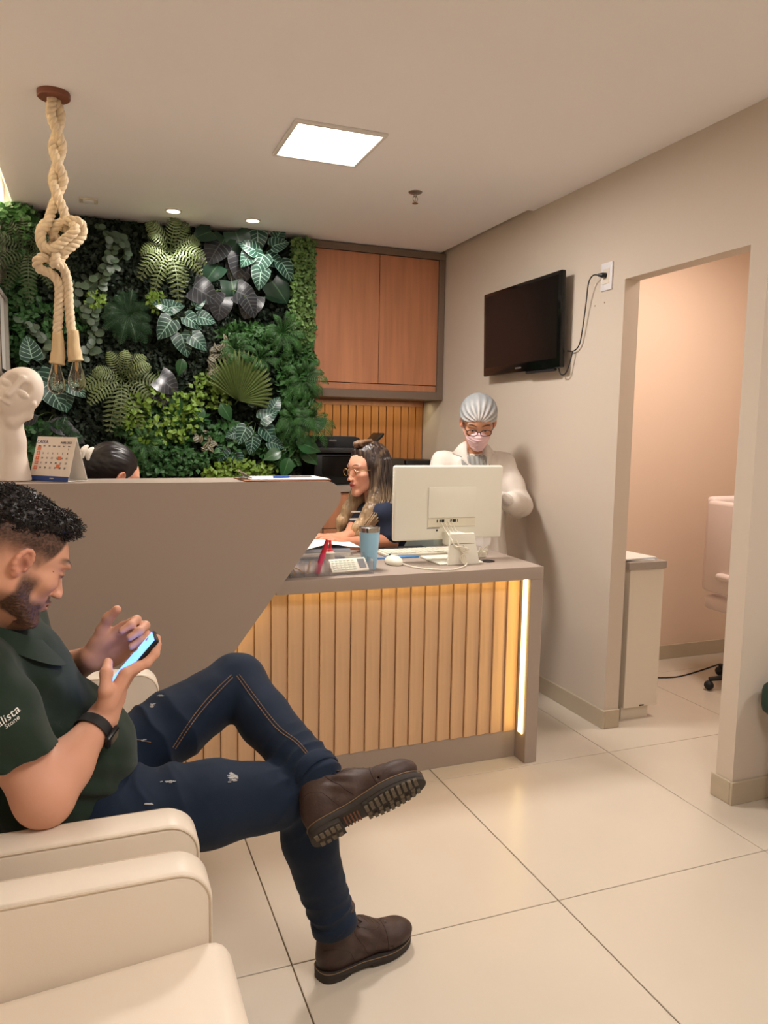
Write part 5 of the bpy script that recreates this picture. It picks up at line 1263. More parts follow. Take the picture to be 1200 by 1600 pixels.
for (Kn, An) in ((KR, AR), (KL, AL)):
    dn = (An - Kn).normalized(); sl_, g = S._sub(np.array(An) - 0.10, np.array(An) + 0.10)
    S.F[sl_] = np.maximum(S.F[sl_], ((g[0] - An.x) * dn.x + (g[1] - An.y) * dn.y + (g[2] - An.z) * dn.z) * (1 if An is AR else 1)) if An is AR else S.F[sl_]
def jean_fold(V, N):
    f = 0.0022 * noise3(V, 14) + 0.001 * noise3(V, 34)
    for (c, r_, dr, fq, am) in ((np.array(KL) * 0.55 + np.array(AL) * 0.45, 0.22, np.array(AL - KL), 55, 0.0),
                            (np.array(AL), 0.08, np.array(AL - KL), 170, 0.006), (np.array(AR), 0.10, np.array(AR - KR), 150, 0.0055),
                            (np.array(KR), 0.09, np.array((0.7, 0, -0.7)), 130, 0.0055), (np.array(KL) + np.array((0.0, 0, -0.05)), 0.07, np.array((0.2, -0.2, 1.0)), 120, 0.0065),
                            (np.array((0.08, 1.78, 0.60)), 0.14, np.array((1, 0.2, 0.55)), 95, 0.008), (np.array((0.10, 1.62, 0.58)), 0.09, np.array((1, 0, 0.3)), 95, 0.006)):
        dr = dr / np.linalg.norm(dr); q = V - c; f = f + am * np.exp(-(np.linalg.norm(q, axis=1) / r_) ** 2) * (1.1 - 1.9 * np.abs(np.sin((q @ dr * fq + 2.5 * noise3(V, 12)) * 0.5)) ** 0.8)
    return f
# cut the crossed leg at its ankle, away from the other thigh
dn = (AL - KL).normalized(); sl_, g = S._sub(np.array(AL) - 0.085, np.array(AL) + 0.10)
jeans = clothe(S, 'jeans', M_jean, man, fn=jean_fold)
# turned cuffs
def cuff(A, K, r_, name='cuff'):
    d = (A - K).normalized(); u = d.orthogonal().normalized(); w_ = d.cross(u); b = MB(); n = 36; vs = []
    for i in range(n):
        a = 2 * PI * i / n; dr = u * math.cos(a) + w_ * math.sin(a); rr = r_ * (1 + 0.03 * math.sin(3 * a + 1))
        for off, q in ((-0.012, rr - 0.002), (-0.005, rr + 0.003), (0.020, rr + 0.004), (0.024, rr + 0.001), (0.020, rr - 0.004), (-0.010, rr - 0.006)): vs.append(A + d * off + dr * q)
    b.add(vs, [(i * 6 + k, i * 6 + (k + 1) % 6, ((i + 1) % n) * 6 + (k + 1) % 6, ((i + 1) % n) * 6 + k) for i in range(n) for k in range(6)])
    o = b.build(name, M_jean, jeans, 60); o.matrix_parent_inverse = Matrix(); return o
cuff(AR - (AR - KR).normalized() * 0.010, KR, 0.0545); cuff(AL + (AL - KL).normalized() * 0.004, KL, 0.058)
jb = BVHTree.FromPolygons([v.co for v in jeans.data.vertices], [tuple(p.vertices) for p in jeans.data.polygons])
M_thread = mat('tan thread', (150, 112, 74), 0.7); M_fray = mat('frayed white denim', (190, 188, 186), 0.9)
def stitch(pxs, y, name='seam_stitching', mt=None, r_=0.0011, gap=True):
    P = []
    for q in catmull([pt(px, py, y) for px, py in pxs], 12):
        o_ = Vector((0, 0, CAM_Z)); d = (q - o_).normalized(); h = jb.ray_cast(o_, d, 5)
        if h[0] is not None: P.append(h[0] - d * 0.0005)
    b = MB()
    if gap:
        for i in range(0, len(P) - 1): b.tube([P[i], P[i].lerp(P[i + 1], 0.72)], r_, 5)
    else: b.tube(P, r_, 5)
    o = b.build(name, mt or M_thread, jeans); o.matrix_parent_inverse = Matrix()
stitch([(270, 1168), (300, 1122), (330, 1085), (362, 1054)], 1.85); stitch([(274, 1170), (304, 1125), (334, 1089), (364, 1058)], 1.85)
stitch([(370, 1056), (400, 1098), (432, 1138), (462, 1160), (480, 1180)], 1.75); stitch([(374, 1054), (404, 1095), (436, 1135), (466, 1158), (484, 1180)], 1.75)
stitch([(208, 1154), (222, 1157), (236, 1160)], 1.6)
def fray(px, py, w_, h_, n=26, seed=1, y=1.6):
    r = random.Random(seed); b = MB(); o_ = Vector((0, 0, CAM_Z))
    for k in range(n):
        x = px + r.gauss(0, w_ * 0.4); z = py + r.gauss(0, h_ * 0.4); ln = r.uniform(2, 6); P = []
        for e in (0, 1):
            q = pt(x + e * ln, z + r.uniform(-1, 1), y); d = (q - o_).normalized(); h = jb.ray_cast(o_, d, 5)
            if h[0] is not None: P.append(h[0] - d * 0.0008)
        if len(P) == 2: b.tube(P, 0.0009, 4)
    o = b.build('frayed_patch', M_fray, jeans); o.matrix_parent_inverse = Matrix(); o['kind'] = 'stuff'
fray(361, 1214, 9, 8, 44, 1); fray(260, 1221, 11, 1.2, 12, 2); fray(228, 1256, 10, 1.2, 10, 3); fray(236, 1101, 3, 4, 9, 4); fray(248, 1087, 6, 1.5, 10, 5); fray(222, 1157, 8, 1.2, 6, 6)
# boots
M_boot = mat('worn brown leather', (62, 45, 39), 0.55, bump=0.35, bscale=160, var=0.22, vscale=25, bdist=0.0015)
M_sole = mat('dark rubber sole', (50, 44, 40), 0.75, bump=0.2, bscale=120, var=0.15, vscale=40); M_tread = mat('dusty rubber tread', (104, 94, 80), 0.85, var=0.25, vscale=60)
M_welt = mat('welt stitching', (120, 96, 70), 0.7); M_lace = mat('brown lace', (52, 38, 32), 0.8)
OUT = [(0.0, 0.006), (0.002, 0.016), (0.010, 0.028), (0.03, 0.035), (0.07, 0.034), (0.11, 0.033), (0.15, 0.041), (0.19, 0.049), (0.23, 0.047), (0.262, 0.036), (0.281, 0.018), (0.286, 0.0)]
def outline(s=1.0, skew=0.006):
    f = lambda x: skew * math.sin(PI * min(1, x / 0.28)) * 1.6
    O_ = [(v.x, v.y) for v in catmull([Vector((a, b_, 0)) for a, b_ in OUT], 3)]; R_ = [(x, w_ * s + f(x)) for x, w_ in O_]; L_ = [(x, -w_ * s + f(x)) for x, w_ in O_[:-1]][::-1]; return R_ + L_
def boot(origin, f, u, mirror, sole_detail, lab):
    f = Vector(f).normalized(); u = Vector(u); u = (u - f * u.dot(f)).normalized(); s = f.cross(u) * mirror; R = Matrix((f, s, u)).transposed(); O = Vector(origin)
    M4 = Matrix.Translation(O) @ R.to_4x4()
    S = Sculpt((-0.03, -0.08, 0.0), (0.32, 0.08, 0.22), 0.0026)
    S.ell((0.045, 0.0, 0.055), (0.046, 0.036, 0.050), None, 0.02); S.path([(0.07, 0.002, 0.085), (0.13, 0.004, 0.070), (0.19, 0.008, 0.050)], [0.042, 0.038, 0.034], 0.03)
    S.ell((0.215, 0.009, 0.045), (0.068, 0.046, 0.034), None, 0.02); S.ell((0.11, 0.004, 0.045), (0.08, 0.034, 0.035), None, 0.02)
    S.path([(0.052, 0, 0.08), (0.056, 0, 0.13), (0.058, 0, 0.185)], [0.042, 0.042, 0.047], 0.02)
    S.plane((0, 0, 0.020), (0, 0, -1), 0.002); S.plane((0.06, 0, 0.178), (0.1, 0, 1), 0.002)
    S.cap((0.192, -0.05, 0.03), (0.196, 0.0, 0.088), 0.0025, 0.0025, 0.003, True); S.cap((0.192, 0.06, 0.03), (0.196, 0.01, 0.088), 0.0025, 0.0025, 0.003, True)
    V, Q = S.mesh(); V = relax(V, Q, 1); N = vnormals(V, Q)
    V = V + N * (0.0012 * noise3(V, 45) + 0.0022 * np.exp(-((V[:, 0] - 0.11) / 0.035) ** 2) * np.exp(-((V[:, 2] - 0.09) / 0.04) ** 2) * np.sin((V[:, 0] * 0.7 + V[:, 2]) * 190))[:, None]
    bo = npmesh('boot', V @ np.array(R).T + np.array(O), Q, M_boot, man)
    def sub(b, name, mt, sm=35): o = b.build(name, mt, bo, sm); o.matrix_parent_inverse = Matrix(); return o
    b = MB(); b.prism(outline(1.03), 'z', 0.010, 0.024, M4, bev=0.002); sub(b, 'midsole', M_sole)
    b = MB(); hl = [p for p in outline(1.0) if p[0] <= 0.075]; b.prism([(0.078, 0.036)] + [] + [(0.078, -0.031)] + [p for p in outline(1.0) if p[0] <= 0.07 and p[1] < 0] + [p for p in outline(1.0) if p[0] <= 0.07 and p[1] > 0], 'z', -0.012 + 0.012, 0.012, M4); sub(b, 'heel', M_sole)
    b = MB(); fo = [p for p in outline(0.98) if p[0] >= 0.125]; b.prism(fo, 'z', 0.004, 0.011, M4); sub(b, 'outsole', M_sole)
    if sole_detail:
        b = MB()
        for k in range(5): b.box((0.012 + k * 0.013, 0.006, -0.003), (0.021 + k * 0.013, 0.031, 0.0015), 0.001, 1, M4)
        for k in range(4): b.box((0.016 + k * 0.015, -0.028, -0.003), (0.026 + k * 0.015, -0.006 - 0.006 * (k % 2), 0.0015), 0.001, 1, M4)
        for k in range(10):
            x = 0.137 + k * 0.0135; w_ = 0.045 * math.sqrt(max(0.05, 1 - ((x - 0.20) / 0.088) ** 2)); 
            b.box((x, 0.012, -0.001), (x + 0.0085, 0.008 + w_, 0.0055), 0.001, 1, M4); b.box((x, 0.006 - w_, -0.001), (x + 0.0085, -0.012, 0.0055), 0.001, 1, M4)
            if k % 2 == 0 and k < 9: b.box((x + 0.001, -0.008, -0.001), (x + 0.011, 0.008, 0.0055), 0.001, 1, M4)
        o = sub(b, 'tread_blocks', M_tread); o['kind'] = 'stuff'
        b = MB()
        for k in range(5): b.box((0.086 + k * 0.008, -0.024, 0.0075), (0.0895 + k * 0.008, 0.026, 0.0105), 0, 1, M4)
        o = sub(b, 'arch_ribs', mat('reddish rubber', (120, 78, 56), 0.8)); o['kind'] = 'stuff'
    b = MB(); P = [M4 @ Vector((x, y, 0.0255)) for x, y in outline(1.01)]; b.tube(P + [P[0]], 0.0012, 5); sub(b, 'welt', M_welt)
    bb = BVHTree.FromPolygons([v.co for v in bo.data.vertices], [tuple(p.vertices) for p in bo.data.polygons])
    def on(P, off=0.0008):
        out = []
        for q in catmull([Vector(p) for p in P], 6):
            h = bb.find_nearest(M4 @ q); out.append(h[0] + h[1] * off)
        return out
    b = MB()
    for k in range(6):
        x = 0.168 - k * 0.017; z = 0.100 + k * 0.0125
        b.tube(on([(x - 0.004, -0.018, z - 0.006), (x, 0.003, z + 0.01), (x + 0.004, 0.024, z - 0.006)], 0.0015), 0.0021, 5)
        b.tube(on([(x - 0.006, 0.022, z - 0.006), (x - 0.008, 0.003, z + 0.01), (x - 0.012, -0.018, z + 0.004)], 0.0015), 0.0018, 5)
    sub(b, 'laces', M_lace)
    b = MB()
    for sy in (1, -1):
        b.tube(on([(0.128, sy * 0.045, 0.035), (0.112, sy * 0.045, 0.065), (0.092, sy * 0.045, 0.10), (0.078, sy * 0.045, 0.14), (0.075, sy * 0.045, 0.175)]), 0.0016, 5)
        b.tube(on([(0.0, sy * 0.02, 0.085), (0.03, sy * 0.045, 0.092), (0.065, sy * 0.045, 0.075), (0.088, sy * 0.045, 0.030)]), 0.0014, 5)
        b.tube(on([(0.185, sy * 0.05, 0.03), (0.183, sy * 0.045, 0.060), (0.184, sy * 0.02, 0.085), (0.184, 0.005, 0.09)]), 0.0018, 5)
        b.tube(on([(0.191, sy * 0.05, 0.03), (0.189, sy * 0.045, 0.060), (0.190, sy * 0.02, 0.085), (0.190, 0.005, 0.09)]), 0.0010, 5)
        b.tube(on([(0.172, sy * 0.022, 0.09), (0.15, sy * 0.03, 0.09), (0.12, sy * 0.032, 0.11), (0.10, sy * 0.034, 0.14)]), 0.0012, 5)
    sub(b, 'seam', M_lace)
    b = MB(); b.tube(catmull([M4 @ Vector((-0.001, 0, 0.15)), M4 @ Vector((-0.012, 0, 0.165)), M4 @ Vector((-0.006, 0, 0.18))], 4), 0.004, 6); sub(b, 'pull_tab', M_boot)
    return bo
boot((0.497, 1.700, 0.0), (0.955, 0.245, 0), (0, 0, 1), 1, False, '')
uL = (KL - AL).normalized(); uL = Vector((-0.12, 0.80, 0.50)).normalized(); fL = Vector((0.84, 0.05, 0.50)); fL = (fL - uL * fL.dot(uL)).normalized()
boot(AL - uL * 0.165 - fL * 0.060, fL, uL, 1, True, '')
# watch
fa = (ELR - WRR).normalized(); wc = WRR + fa * 0.030; b = MB(); u = fa.orthogonal().normalized(); w_ = fa.cross(u); n = 40; vs = []
for i in range(n):
    a = 2 * PI * i / n; dr = u * math.cos(a) + w_ * math.sin(a)
    for off, q in ((-0.011, 0.0325), (0.011, 0.0345), (0.011, 0.0375), (-0.011, 0.0355)): vs.append(wc + fa * off + dr * q)
b.add(vs, [(i * 4 + k, i * 4 + (k + 1) % 4, ((i + 1) % n) * 4 + (k + 1) % 4, ((i + 1) % n) * 4 + k) for i in range(n) for k in range(4)])
wt = b.build('wrist_watch', M_blackm, man)
cd = Vector((0.80, -0.45, -0.35)); cd = (cd - fa * cd.dot(fa)).normalized(); Rw = Matrix((cd.cross(fa), fa, cd)).transposed().to_4x4(); Mw = Matrix.Translation(wc + cd * 0.034) @ Rw
b = MB(); b.box((-0.017, -0.019, 0), (0.017, 0.019, 0.010), 0.004, 2, Mw); b.build('watch_case', M_black, wt).matrix_parent_inverse = Matrix()
b = MB(); b.box((-0.013, -0.014, 0.0101), (0.013, 0.014, 0.0108), 0, 1, Mw); b.build('watch_face', M_screen, wt).matrix_parent_inverse = Matrix()
# phone
t = thing('phone', 'black smartphone with lit blue screen held in the seated man\'s hands', 'phone', PH_C)
ps = Vector((0, 1, 0)); Mp = Matrix.Translation(PH_C) @ Matrix((ps, PH_E, PH_N)).transposed().to_4x4()
if Mp.to_3x3().determinant() < 0: Mp = Matrix.Translation(PH_C) @ Matrix((-ps, PH_E, PH_N)).transposed().to_4x4()
b = MB(); b.box((-0.0375, -0.077, -0.0095), (0.0375, 0.077, 0.0), 0.004, 3, Mp); b.build('case', M_black, t)
b = MB(); b.box((-0.034, -0.072, 0.0001), (0.034, 0.072, 0.0006), 0, 1, Mp); b.build('screen', mat('lit phone screen', (90, 160, 230), 0.2, emit=(84, 132, 232), estr=2.4), t)
# ---- receptionist in navy, seated in profile
wm = thing('person', 'seated receptionist in navy polo with long ombre hair and glasses', 'person', (1.3, 3.4, 0))
F1 = Vector((-0.965, -0.22, -0.12)); R1 = frame(F1); SC1 = 0.94; O1 = pt(573, 736, 3.40)
R1i = np.array(R1).T
def mkhead(O, R, sc, fem=True, vox=0.0026, neck=None, **k):
    S = Sculpt((-0.11, -0.16, -0.24), (0.11, 0.14, 0.15), vox); head_shape(S, fem)
    nb = np.array(R).T @ (np.array(neck) - np.array(O)) / sc; S.cap((0, -0.03, -0.03), nb, 0.048, 0.056, 0.03)
    V, Q = S.mesh(); V = relax(V, Q, 1); C = face_col(V, **k); return place(V, R, O, sc), Q, C
NK1 = Vector((O1.x + 0.06, 3.42, O1.z - 0.18))
Va, Qa, Ca = mkhead(O1, R1, SC1, neck=NK1, base=(222, 164, 138), lips=(176, 70, 76), brow=(70, 46, 40))
cz = NK1.z
SL1, EL1, WL1 = pt(600, 806, 3.27), pt(607, 848, 3.24), pt(540, 849, 3.10)
SR1, ER1, WR1 = Vector((SL1.x + 0.0, 3.57, SL1.z)), Vector((NK1.x - 0.03, 3.60, 0.92)), pt(545, 838, 3.26)
S = Sculpt((0.80, 2.95, 0.80), (1.50, 3.70, 1.12), 0.0034)
S.path([SL1, EL1, WL1], [0.045, 0.042, 0.026], 0.02); S.path([SR1, ER1, WR1], [0.045, 0.040, 0.026], 0.02)
hand(S, WL1, pt(505, 838, 3.06) - WL1, (-0.1, 0.3, -0.9), True, ((15, 25, 15),) * 4, [(0.02, 0.02, 0), (0.042, 0.045, 0.004), (0.05, 0.075, 0.01), (0.045, 0.10, 0.016)], sc=0.92)
hand(S, WR1, (-0.95, -0.1, 0.0), (0, 0.1, -1), False, ((15, 25, 15),) * 4, [(0.02, 0.02, 0), (0.042, 0.045, 0.004), (0.05, 0.075, 0.01), (0.045, 0.10, 0.016)], sc=0.92)
Vb, Qb = S.mesh(); Vb = relax(Vb, Qb, 1); Cb = np.repeat(rgb((204, 142, 112))[None], len(Vb), 0)
npmesh('body', np.concatenate([Va, Vb]), np.concatenate([Qa, Qb + len(Va)]), SKIN_M, wm, np.concatenate([Ca, Cb]))
M_navy = mat('navy cotton', (28, 38, 62), 0.85, bump=0.2, bscale=700)
S = Sculpt((0.95, 3.10, 0.44), (1.70, 3.78, 1.12), 0.006)
tx = NK1.x + 0.035
S.ell((tx + 0.02, 3.42, cz - 0.11), (0.110, 0.150, 0.09), None, 0.05); S.ell((tx - 0.055, 3.42, cz - 0.11), (0.125, 0.150, 0.11), None, 0.05); S.ell((tx + 0.02, 3.42, cz - 0.36), (0.15, 0.17, 0.18), None, 0.06)
S.cap(SL1, SR1, 0.058, 0.058, 0.05); S.cap(SL1, SL1.lerp(EL1, 0.72), 0.062, 0.064, 0.03); S.cap(SR1, SR1.lerp(ER1, 0.7), 0.062, 0.06, 0.03); S.ell((tx + 0.02, 3.42, 0.52), (0.17, 0.19, 0.10), None, 0.05)
sh1 = clothe(S, 'polo_shirt', M_navy, wm, fold=0.004, fs=13)
b = MB(); b.lathe([(0.058, -0.012), (0.052, 0.022), (0.055, 0.024), (0.075, 0.0), (0.072, -0.012)], NK1 + Vector((0, 0, 0.0)), 24); b.build('collar', M_navy, sh1).matrix_parent_inverse = Matrix()
bv1 = BVHTree.FromPolygons([v.co for v in sh1.data.vertices], [tuple(p.vertices) for p in sh1.data.polygons])
b = MB(); q = pt(567, 812, 3.2)
for k, (zz, h_, w_) in enumerate(((0.022, 0.007, 0.045), (-0.014, 0.010, 0.06))):
    vs = []
    for i in range(7):
        for e in (0, 1):
            p = q + Vector((-w_ / 2 + w_ * i / 6, -0.3, zz + h_ * e)); h = bv1.ray_cast(p, Vector((0, 1, 0)), 1)[0]; vs.append((h if h else Vector((p.x, 3.30, p.z))) - Vector((0, 0.002, 0)))
    b.add(vs, [(2 * i, 2 * i + 2, 2 * i + 3, 2 * i + 1) for i in range(6)])
b.build('badge_print', M_wtext, sh1).matrix_parent_inverse = Matrix()
# long hair
def haircol(zt, dark, light, z0, z1):
    def f(V, N):
        t_ = np.clip((z1 - V[:, 2]) / (z1 - z0), 0, 1); st = noise3(V * np.array((1.6, 1.6, 0.12)), 70) * 0.5 + 0.5
        t_ = np.clip(t_ * 1.1 + (st - 0.5) * 0.55, 0, 1); return rgb(dark)[None] * (1 - t_[:, None]) + rgb(light)[None] * t_[:, None]
    return f
M_hairc = mat('ombre hair', (90, 70, 55), 0.4, attr='Col')
S = Sculpt((0.98, 3.18, 0.78), (1.50, 3.64, 1.36), 0.0035)
def hl1(x, y, z): return O1 + R1 @ (Vector((x, y, z)) * SC1)
S.ell(hl1(0, -0.030, 0.050), (0.098, 0.086, 0.092), None, 0.02); S.ell(hl1(0, 0.0, 0.095), (0.06, 0.05, 0.032), None, 0.02)
for sd in (-1, 1):
    x_ = sd * 0.066
    nf = 0.0 if sd > 0 else 1.0
    S.path([hl1(x_, -0.012, 0.03), hl1(x_ * 1.1, -0.026, -0.05), hl1(x_ * 1.35, -0.004 + 0.008 * nf, -0.13), hl1(x_ * 1.65, 0.050 + 0.02 * nf, -0.20), hl1(x_ * (1.8 - 0.2 * nf), 0.100 + 0.045 * nf, -0.26), hl1(x_ * (1.75 - 0.35 * nf), 0.130 + 0.06 * nf, -0.315)], [0.034, 0.044, 0.044, 0.036, 0.026, 0.010], 0.03)
    S.path([hl1(x_ * 0.8, -0.055, 0.0), hl1(x_, -0.062, -0.09), hl1(x_, -0.045, -0.15)], [0.045, 0.044, 0.030], 0.03)
S.ell(hl1(0, 0.122, -0.018), (0.066, 0.088, 0.094), np.array(R1), 0.008, True)
def strand(V, N): return 0.0018 * noise3(V * np.array((1.5, 1.5, 0.14)), 75) + 0.002 * noise3(V * np.array((1.5, 1.5, 0.2)), 160)
clothe(S, 'hair', M_hairc, wm, fn=strand, col=haircol(0, (42, 30, 28), (186, 156, 118), 0.86, 1.16))
b = MB(); r = random.Random(3)
for k in range(110):
    x_ = -0.07 + r.uniform(-0.02, 0.01); a = r.uniform(0, 1)
    P = [hl1(x_ * 1.1, -0.012 - 0.07 * a, 0.065), hl1(x_ * 1.3 - 0.010, 0.012 - 0.09 * a, -0.02), hl1(x_ * 1.5 - 0.022, 0.028 - 0.08 * a, -0.13), hl1(x_ * 1.8 - 0.022, 0.098 - 0.055 * a, -0.20), hl1(x_ * 1.8 - 0.014, 0.165 - 0.05 * a, -0.26), hl1(x_ * 1.6 - 0.002, 0.205 - 0.035 * a + r.uniform(-0.006, 0.006), -0.315 + r.uniform(-0.01, 0.03))]
    b.tube(catmull(P, 4), [0.0022] * 14 + [0.0015] * 7, 4)
hs = b.build('strands', M_hairc, wm, 180); ca = hs.data.color_attributes.new('Col', 'FLOAT_COLOR', 'POINT')
Vh = np.array([v.co for v in hs.data.vertices]); cc_ = haircol(0, (46, 34, 30), (192, 162, 124), 0.88, 1.14)(Vh, None); c4 = np.ones((len(Vh), 4), np.float32); c4[:, :3] = cc_; ca.data.foreach_set('color', c4.ravel())
b = MB()
for k in range(7):
    a = k * 0.9; b.tube(catmull([hl1(0.02 * math.cos(a), 0.035 * math.sin(a) - 0.0, 0.125), hl1(0.03 * math.cos(a + 0.5), 0.03 + 0.03 * math.sin(a), 0.145), hl1(0.02 * math.cos(a + 1), 0.0 - 0.03 * math.sin(a), 0.15), hl1(0.02, -0.03, 0.13)], 5), 0.009, 6)
hs = b.build('top_knot', mat('highlighted hair', (120, 92, 70), 0.45), wm, 180)
def glasses(O, R, sc, mt, parent, r_=0.0013, w_=0.026, h_=0.018, square=False):
    b = MB()
    for s in (1, -1):
        P = []
        for i in range(25):
            a = 2 * PI * i / 24; ex = 2.6 if square else 2.0; cx_ = abs(math.cos(a)) ** (2 / ex) * (1 if math.cos(a) > 0 else -1); sx_ = abs(math.sin(a)) ** (2 / ex) * (1 if math.sin(a) > 0 else -1)
            P.append(O + R @ (Vector((s * 0.034 + w_ * cx_, 0.106 - 0.15 * abs(cx_ * w_ + 0.0) * 0 - 0.006 * abs(s * 0.034 + w_ * cx_) / 0.06, 0.008 + h_ * sx_)) * sc))
        b.tube(P, r_, 6)
        b.tube([O + R @ (Vector((s * 0.060, 0.098, 0.014)) * sc), O + R @ (Vector((s * 0.074, 0.06, 0.014)) * sc), O + R @ (Vector((s * 0.082, 0.0, 0.012)) * sc), O + R @ (Vector((s * 0.082, -0.012, 0.0)) * sc)], r_, 6)
    b.tube(catmull([O + R @ (Vector((-0.009, 0.105, 0.012)) * sc), O + R @ (Vector((0, 0.108, 0.016)) * sc), O + R @ (Vector((0.009, 0.105, 0.012)) * sc)], 4), r_, 6)
    return b.build('glasses', mt, parent)
glasses(O1, R1, SC1, mat('gold wire', (190, 160, 110), 0.3, 0.8), wm)
# her chair
t = thing('desk_chair', 'grey upholstered desk chair behind the seated receptionist', 'chair', (1.50, 3.42, 0))
b = MB(); b.box((1.50, 3.22, 0.58), (1.555, 3.64, 1.165), 0.025, 3); b.build('backrest', mat('grey green mesh', (150, 158, 150), 0.7), t)
b = MB(); b.box((1.06, 3.20, 0.40), (1.50, 3.64, 0.455), 0.025, 3); b.build('seat', M_blackm, t)
b = MB(); b.tube([(1.28, 3.42, 0.40), (1.28, 3.42, 0.08)], 0.025, 12)
for k in range(5):
    a = k * 2 * PI / 5; e = (1.28 + 0.26 * math.cos(a), 3.42 + 0.26 * math.sin(a)); b.tube([(1.28, 3.42, 0.08), (e[0], e[1], 0.06)], [0.02, 0.012], 8); b.ball((e[0], e[1], 0.0265), 0.026, 10)
b.tube([(1.49, 3.42, 0.43), (1.53, 3.42, 0.60)], 0.015, 8); b.build('wheel_base', M_blackm, t)
# lower body of the receptionist, seated
S = Sculpt((0.72, 3.15, 0.02), (1.60, 3.72, 0.66), 0.008)
S.ell((tx + 0.01, 3.42, 0.53), (0.15, 0.18, 0.085), None, 0.04)
for yy in (3.33, 3.51):
    S.path([(tx, yy, 0.53), (tx - 0.40, yy, 0.52), (tx - 0.38, yy, 0.10)], [0.082, 0.062, 0.045], 0.03)
clothe(S, 'trousers', M_blackm, wm)
for yy in (3.33, 3.51):
    S = Sculpt((tx - 0.62, yy - 0.08, 0), (tx - 0.28, yy + 0.08, 0.14), 0.005); S.ell((tx - 0.45, yy, 0.03), (0.12, 0.04, 0.035), None, 0.02); S.ell((tx - 0.38, yy, 0.06), (0.045, 0.04, 0.055), None, 0.03); S.plane((0, 0, 0.003), (0, 0, -1)); clothe(S, 'shoe', M_black, wm)

# ---- standing woman in the white coat
w2 = thing('person', 'standing woman in white coat, hair net, pink mask and black glasses', 'person', (1.85, 3.5, 0))
O2 = pt(750, 662, 3.50) + Vector((0.0, 0.02, 0.0)); F2 = Vector((-0.36, -0.80, -0.56)); R2 = frame(F2); SC2 = 1.0
NK2 = Vector((O2.x + 0.02, 3.60, O2.z - 0.120))
Va, Qa, Ca = mkhead(O2, R2, SC2, neck=NK2, base=(206, 150, 118), lips=(180, 100, 96), brow=(48, 32, 28))
SR2 = Vector((NK2.x - 0.170, 3.62, NK2.z - 0.085)); SL2 = Vector((NK2.x + 0.165, 3.56, NK2.z - 0.085))
EL2 = pt(812, 790, 3.44); WL2 = pt(796, 783, 3.24); ER2 = pt(668, 800, 3.55); WR2 = pt(725, 790, 3.26)
S = Sculpt((1.45, 3.05, 0.90), (2.20, 3.75, 1.35), 0.0036)
S.ell(NK2 + Vector((0, 0, -0.05)), (0.10, 0.06, 0.06), None, 0.03)
hand(S, WL2, (-0.75, -0.2, 0.45), (-0.3, 0.2, -0.8), True, ((25, 40, 30),) * 4, [(0.02, 0.02, 0), (0.042, 0.045, 0.004), (0.045, 0.07, 0.014), (0.035, 0.09, 0.024)], sc=0.92)
hand(S, WR2, (0.8, -0.2, 0.35), (0.3, 0.2, -0.8), False, ((25, 40, 30),) * 4, [(0.02, 0.02, 0), (0.042, 0.045, 0.004), (0.045, 0.07, 0.014), (0.035, 0.09, 0.024)], sc=0.92)
Vb, Qb = S.mesh(); Vb = relax(Vb, Qb, 1); Cb = np.repeat(rgb((206, 150, 118))[None], len(Vb), 0)
npmesh('body', np.concatenate([Va, Vb]), np.concatenate([Qa, Qb + len(Va)]), SKIN_M, w2, np.concatenate([Ca, Cb]))
# gloves cover the hands
S = Sculpt((1.55, 3.05, 0.95), (2.15, 3.6, 1.25), 0.0036)
hand(S, WL2 , (-0.75, -0.2, 0.45), (-0.3, 0.2, -0.8), True, ((25, 40, 30),) * 4, [(0.02, 0.02, 0), (0.042, 0.045, 0.004), (0.045, 0.07, 0.014), (0.035, 0.09, 0.024)], sc=0.96)
hand(S, WR2, (0.8, -0.2, 0.35), (0.3, 0.2, -0.8), False, ((25, 40, 30),) * 4, [(0.02, 0.02, 0), (0.042, 0.045, 0.004), (0.045, 0.07, 0.014), (0.035, 0.09, 0.024)], sc=0.96)
S.F -= 0.002; clothe(S, 'gloves', mat('white latex', (232, 226, 220), 0.5), w2)
M_coat = mat('white coat cloth', (226, 216, 206), 0.85, bump=0.15, bscale=500)
S = Sculpt((1.45, 3.20, 0.50), (2.20, 3.86, 1.38), 0.006)
nx = NK2.x
S.ell((nx, 3.60, NK2.z - 0.16), (0.185, 0.115, 0.14), None, 0.05); S.cap(SR2, SL2, 0.050, 0.050, 0.05); S.ell((nx, 3.59, NK2.z - 0.34), (0.17, 0.12, 0.18), None, 0.06); S.path([(nx, 3.59, NK2.z - 0.42), (nx, 3.60, 0.56)], [0.165, 0.215], 0.05)
for s_, e_, w_ in ((SL2, EL2, WL2), (SR2, ER2, WR2)):
    S.path([s_, s_.lerp(e_, 0.5), e_], [0.054, 0.060, 0.060], 0.03); S.path([e_, w_.lerp(e_, 0.12)], [0.062, 0.052], 0.03)
vx = Vector((nx - 0.025, 3.50, NK2.z - 0.03))
S.path([(nx - 0.025, 3.47, NK2.z + 0.03), (nx - 0.02, 3.47, NK2.z - 0.04), (nx - 0.02, 3.455, NK2.z - 0.13)], [0.060, 0.050, 0.008], 0.01, True)
ct = clothe(S, 'coat', M_coat, w2, fn=lambda V, N: 0.008 * noise3(V * np.array((1, 1, 0.55)), 10) + 0.006 * (0.6 - np.abs(noise3(V * np.array((1.2, 1, 0.7)) + 9, 19))))
bl = Sculpt((nx - 0.2, 3.40, NK2.z - 0.30), (nx + 0.2, 3.75, NK2.z + 0.02), 0.004); bl.ell((nx - 0.01, 3.60, NK2.z - 0.14), (0.13, 0.118, 0.15), None, 0.03); bl.plane((0, 0, NK2.z - 0.045), (0, 0, 1), 0.01)
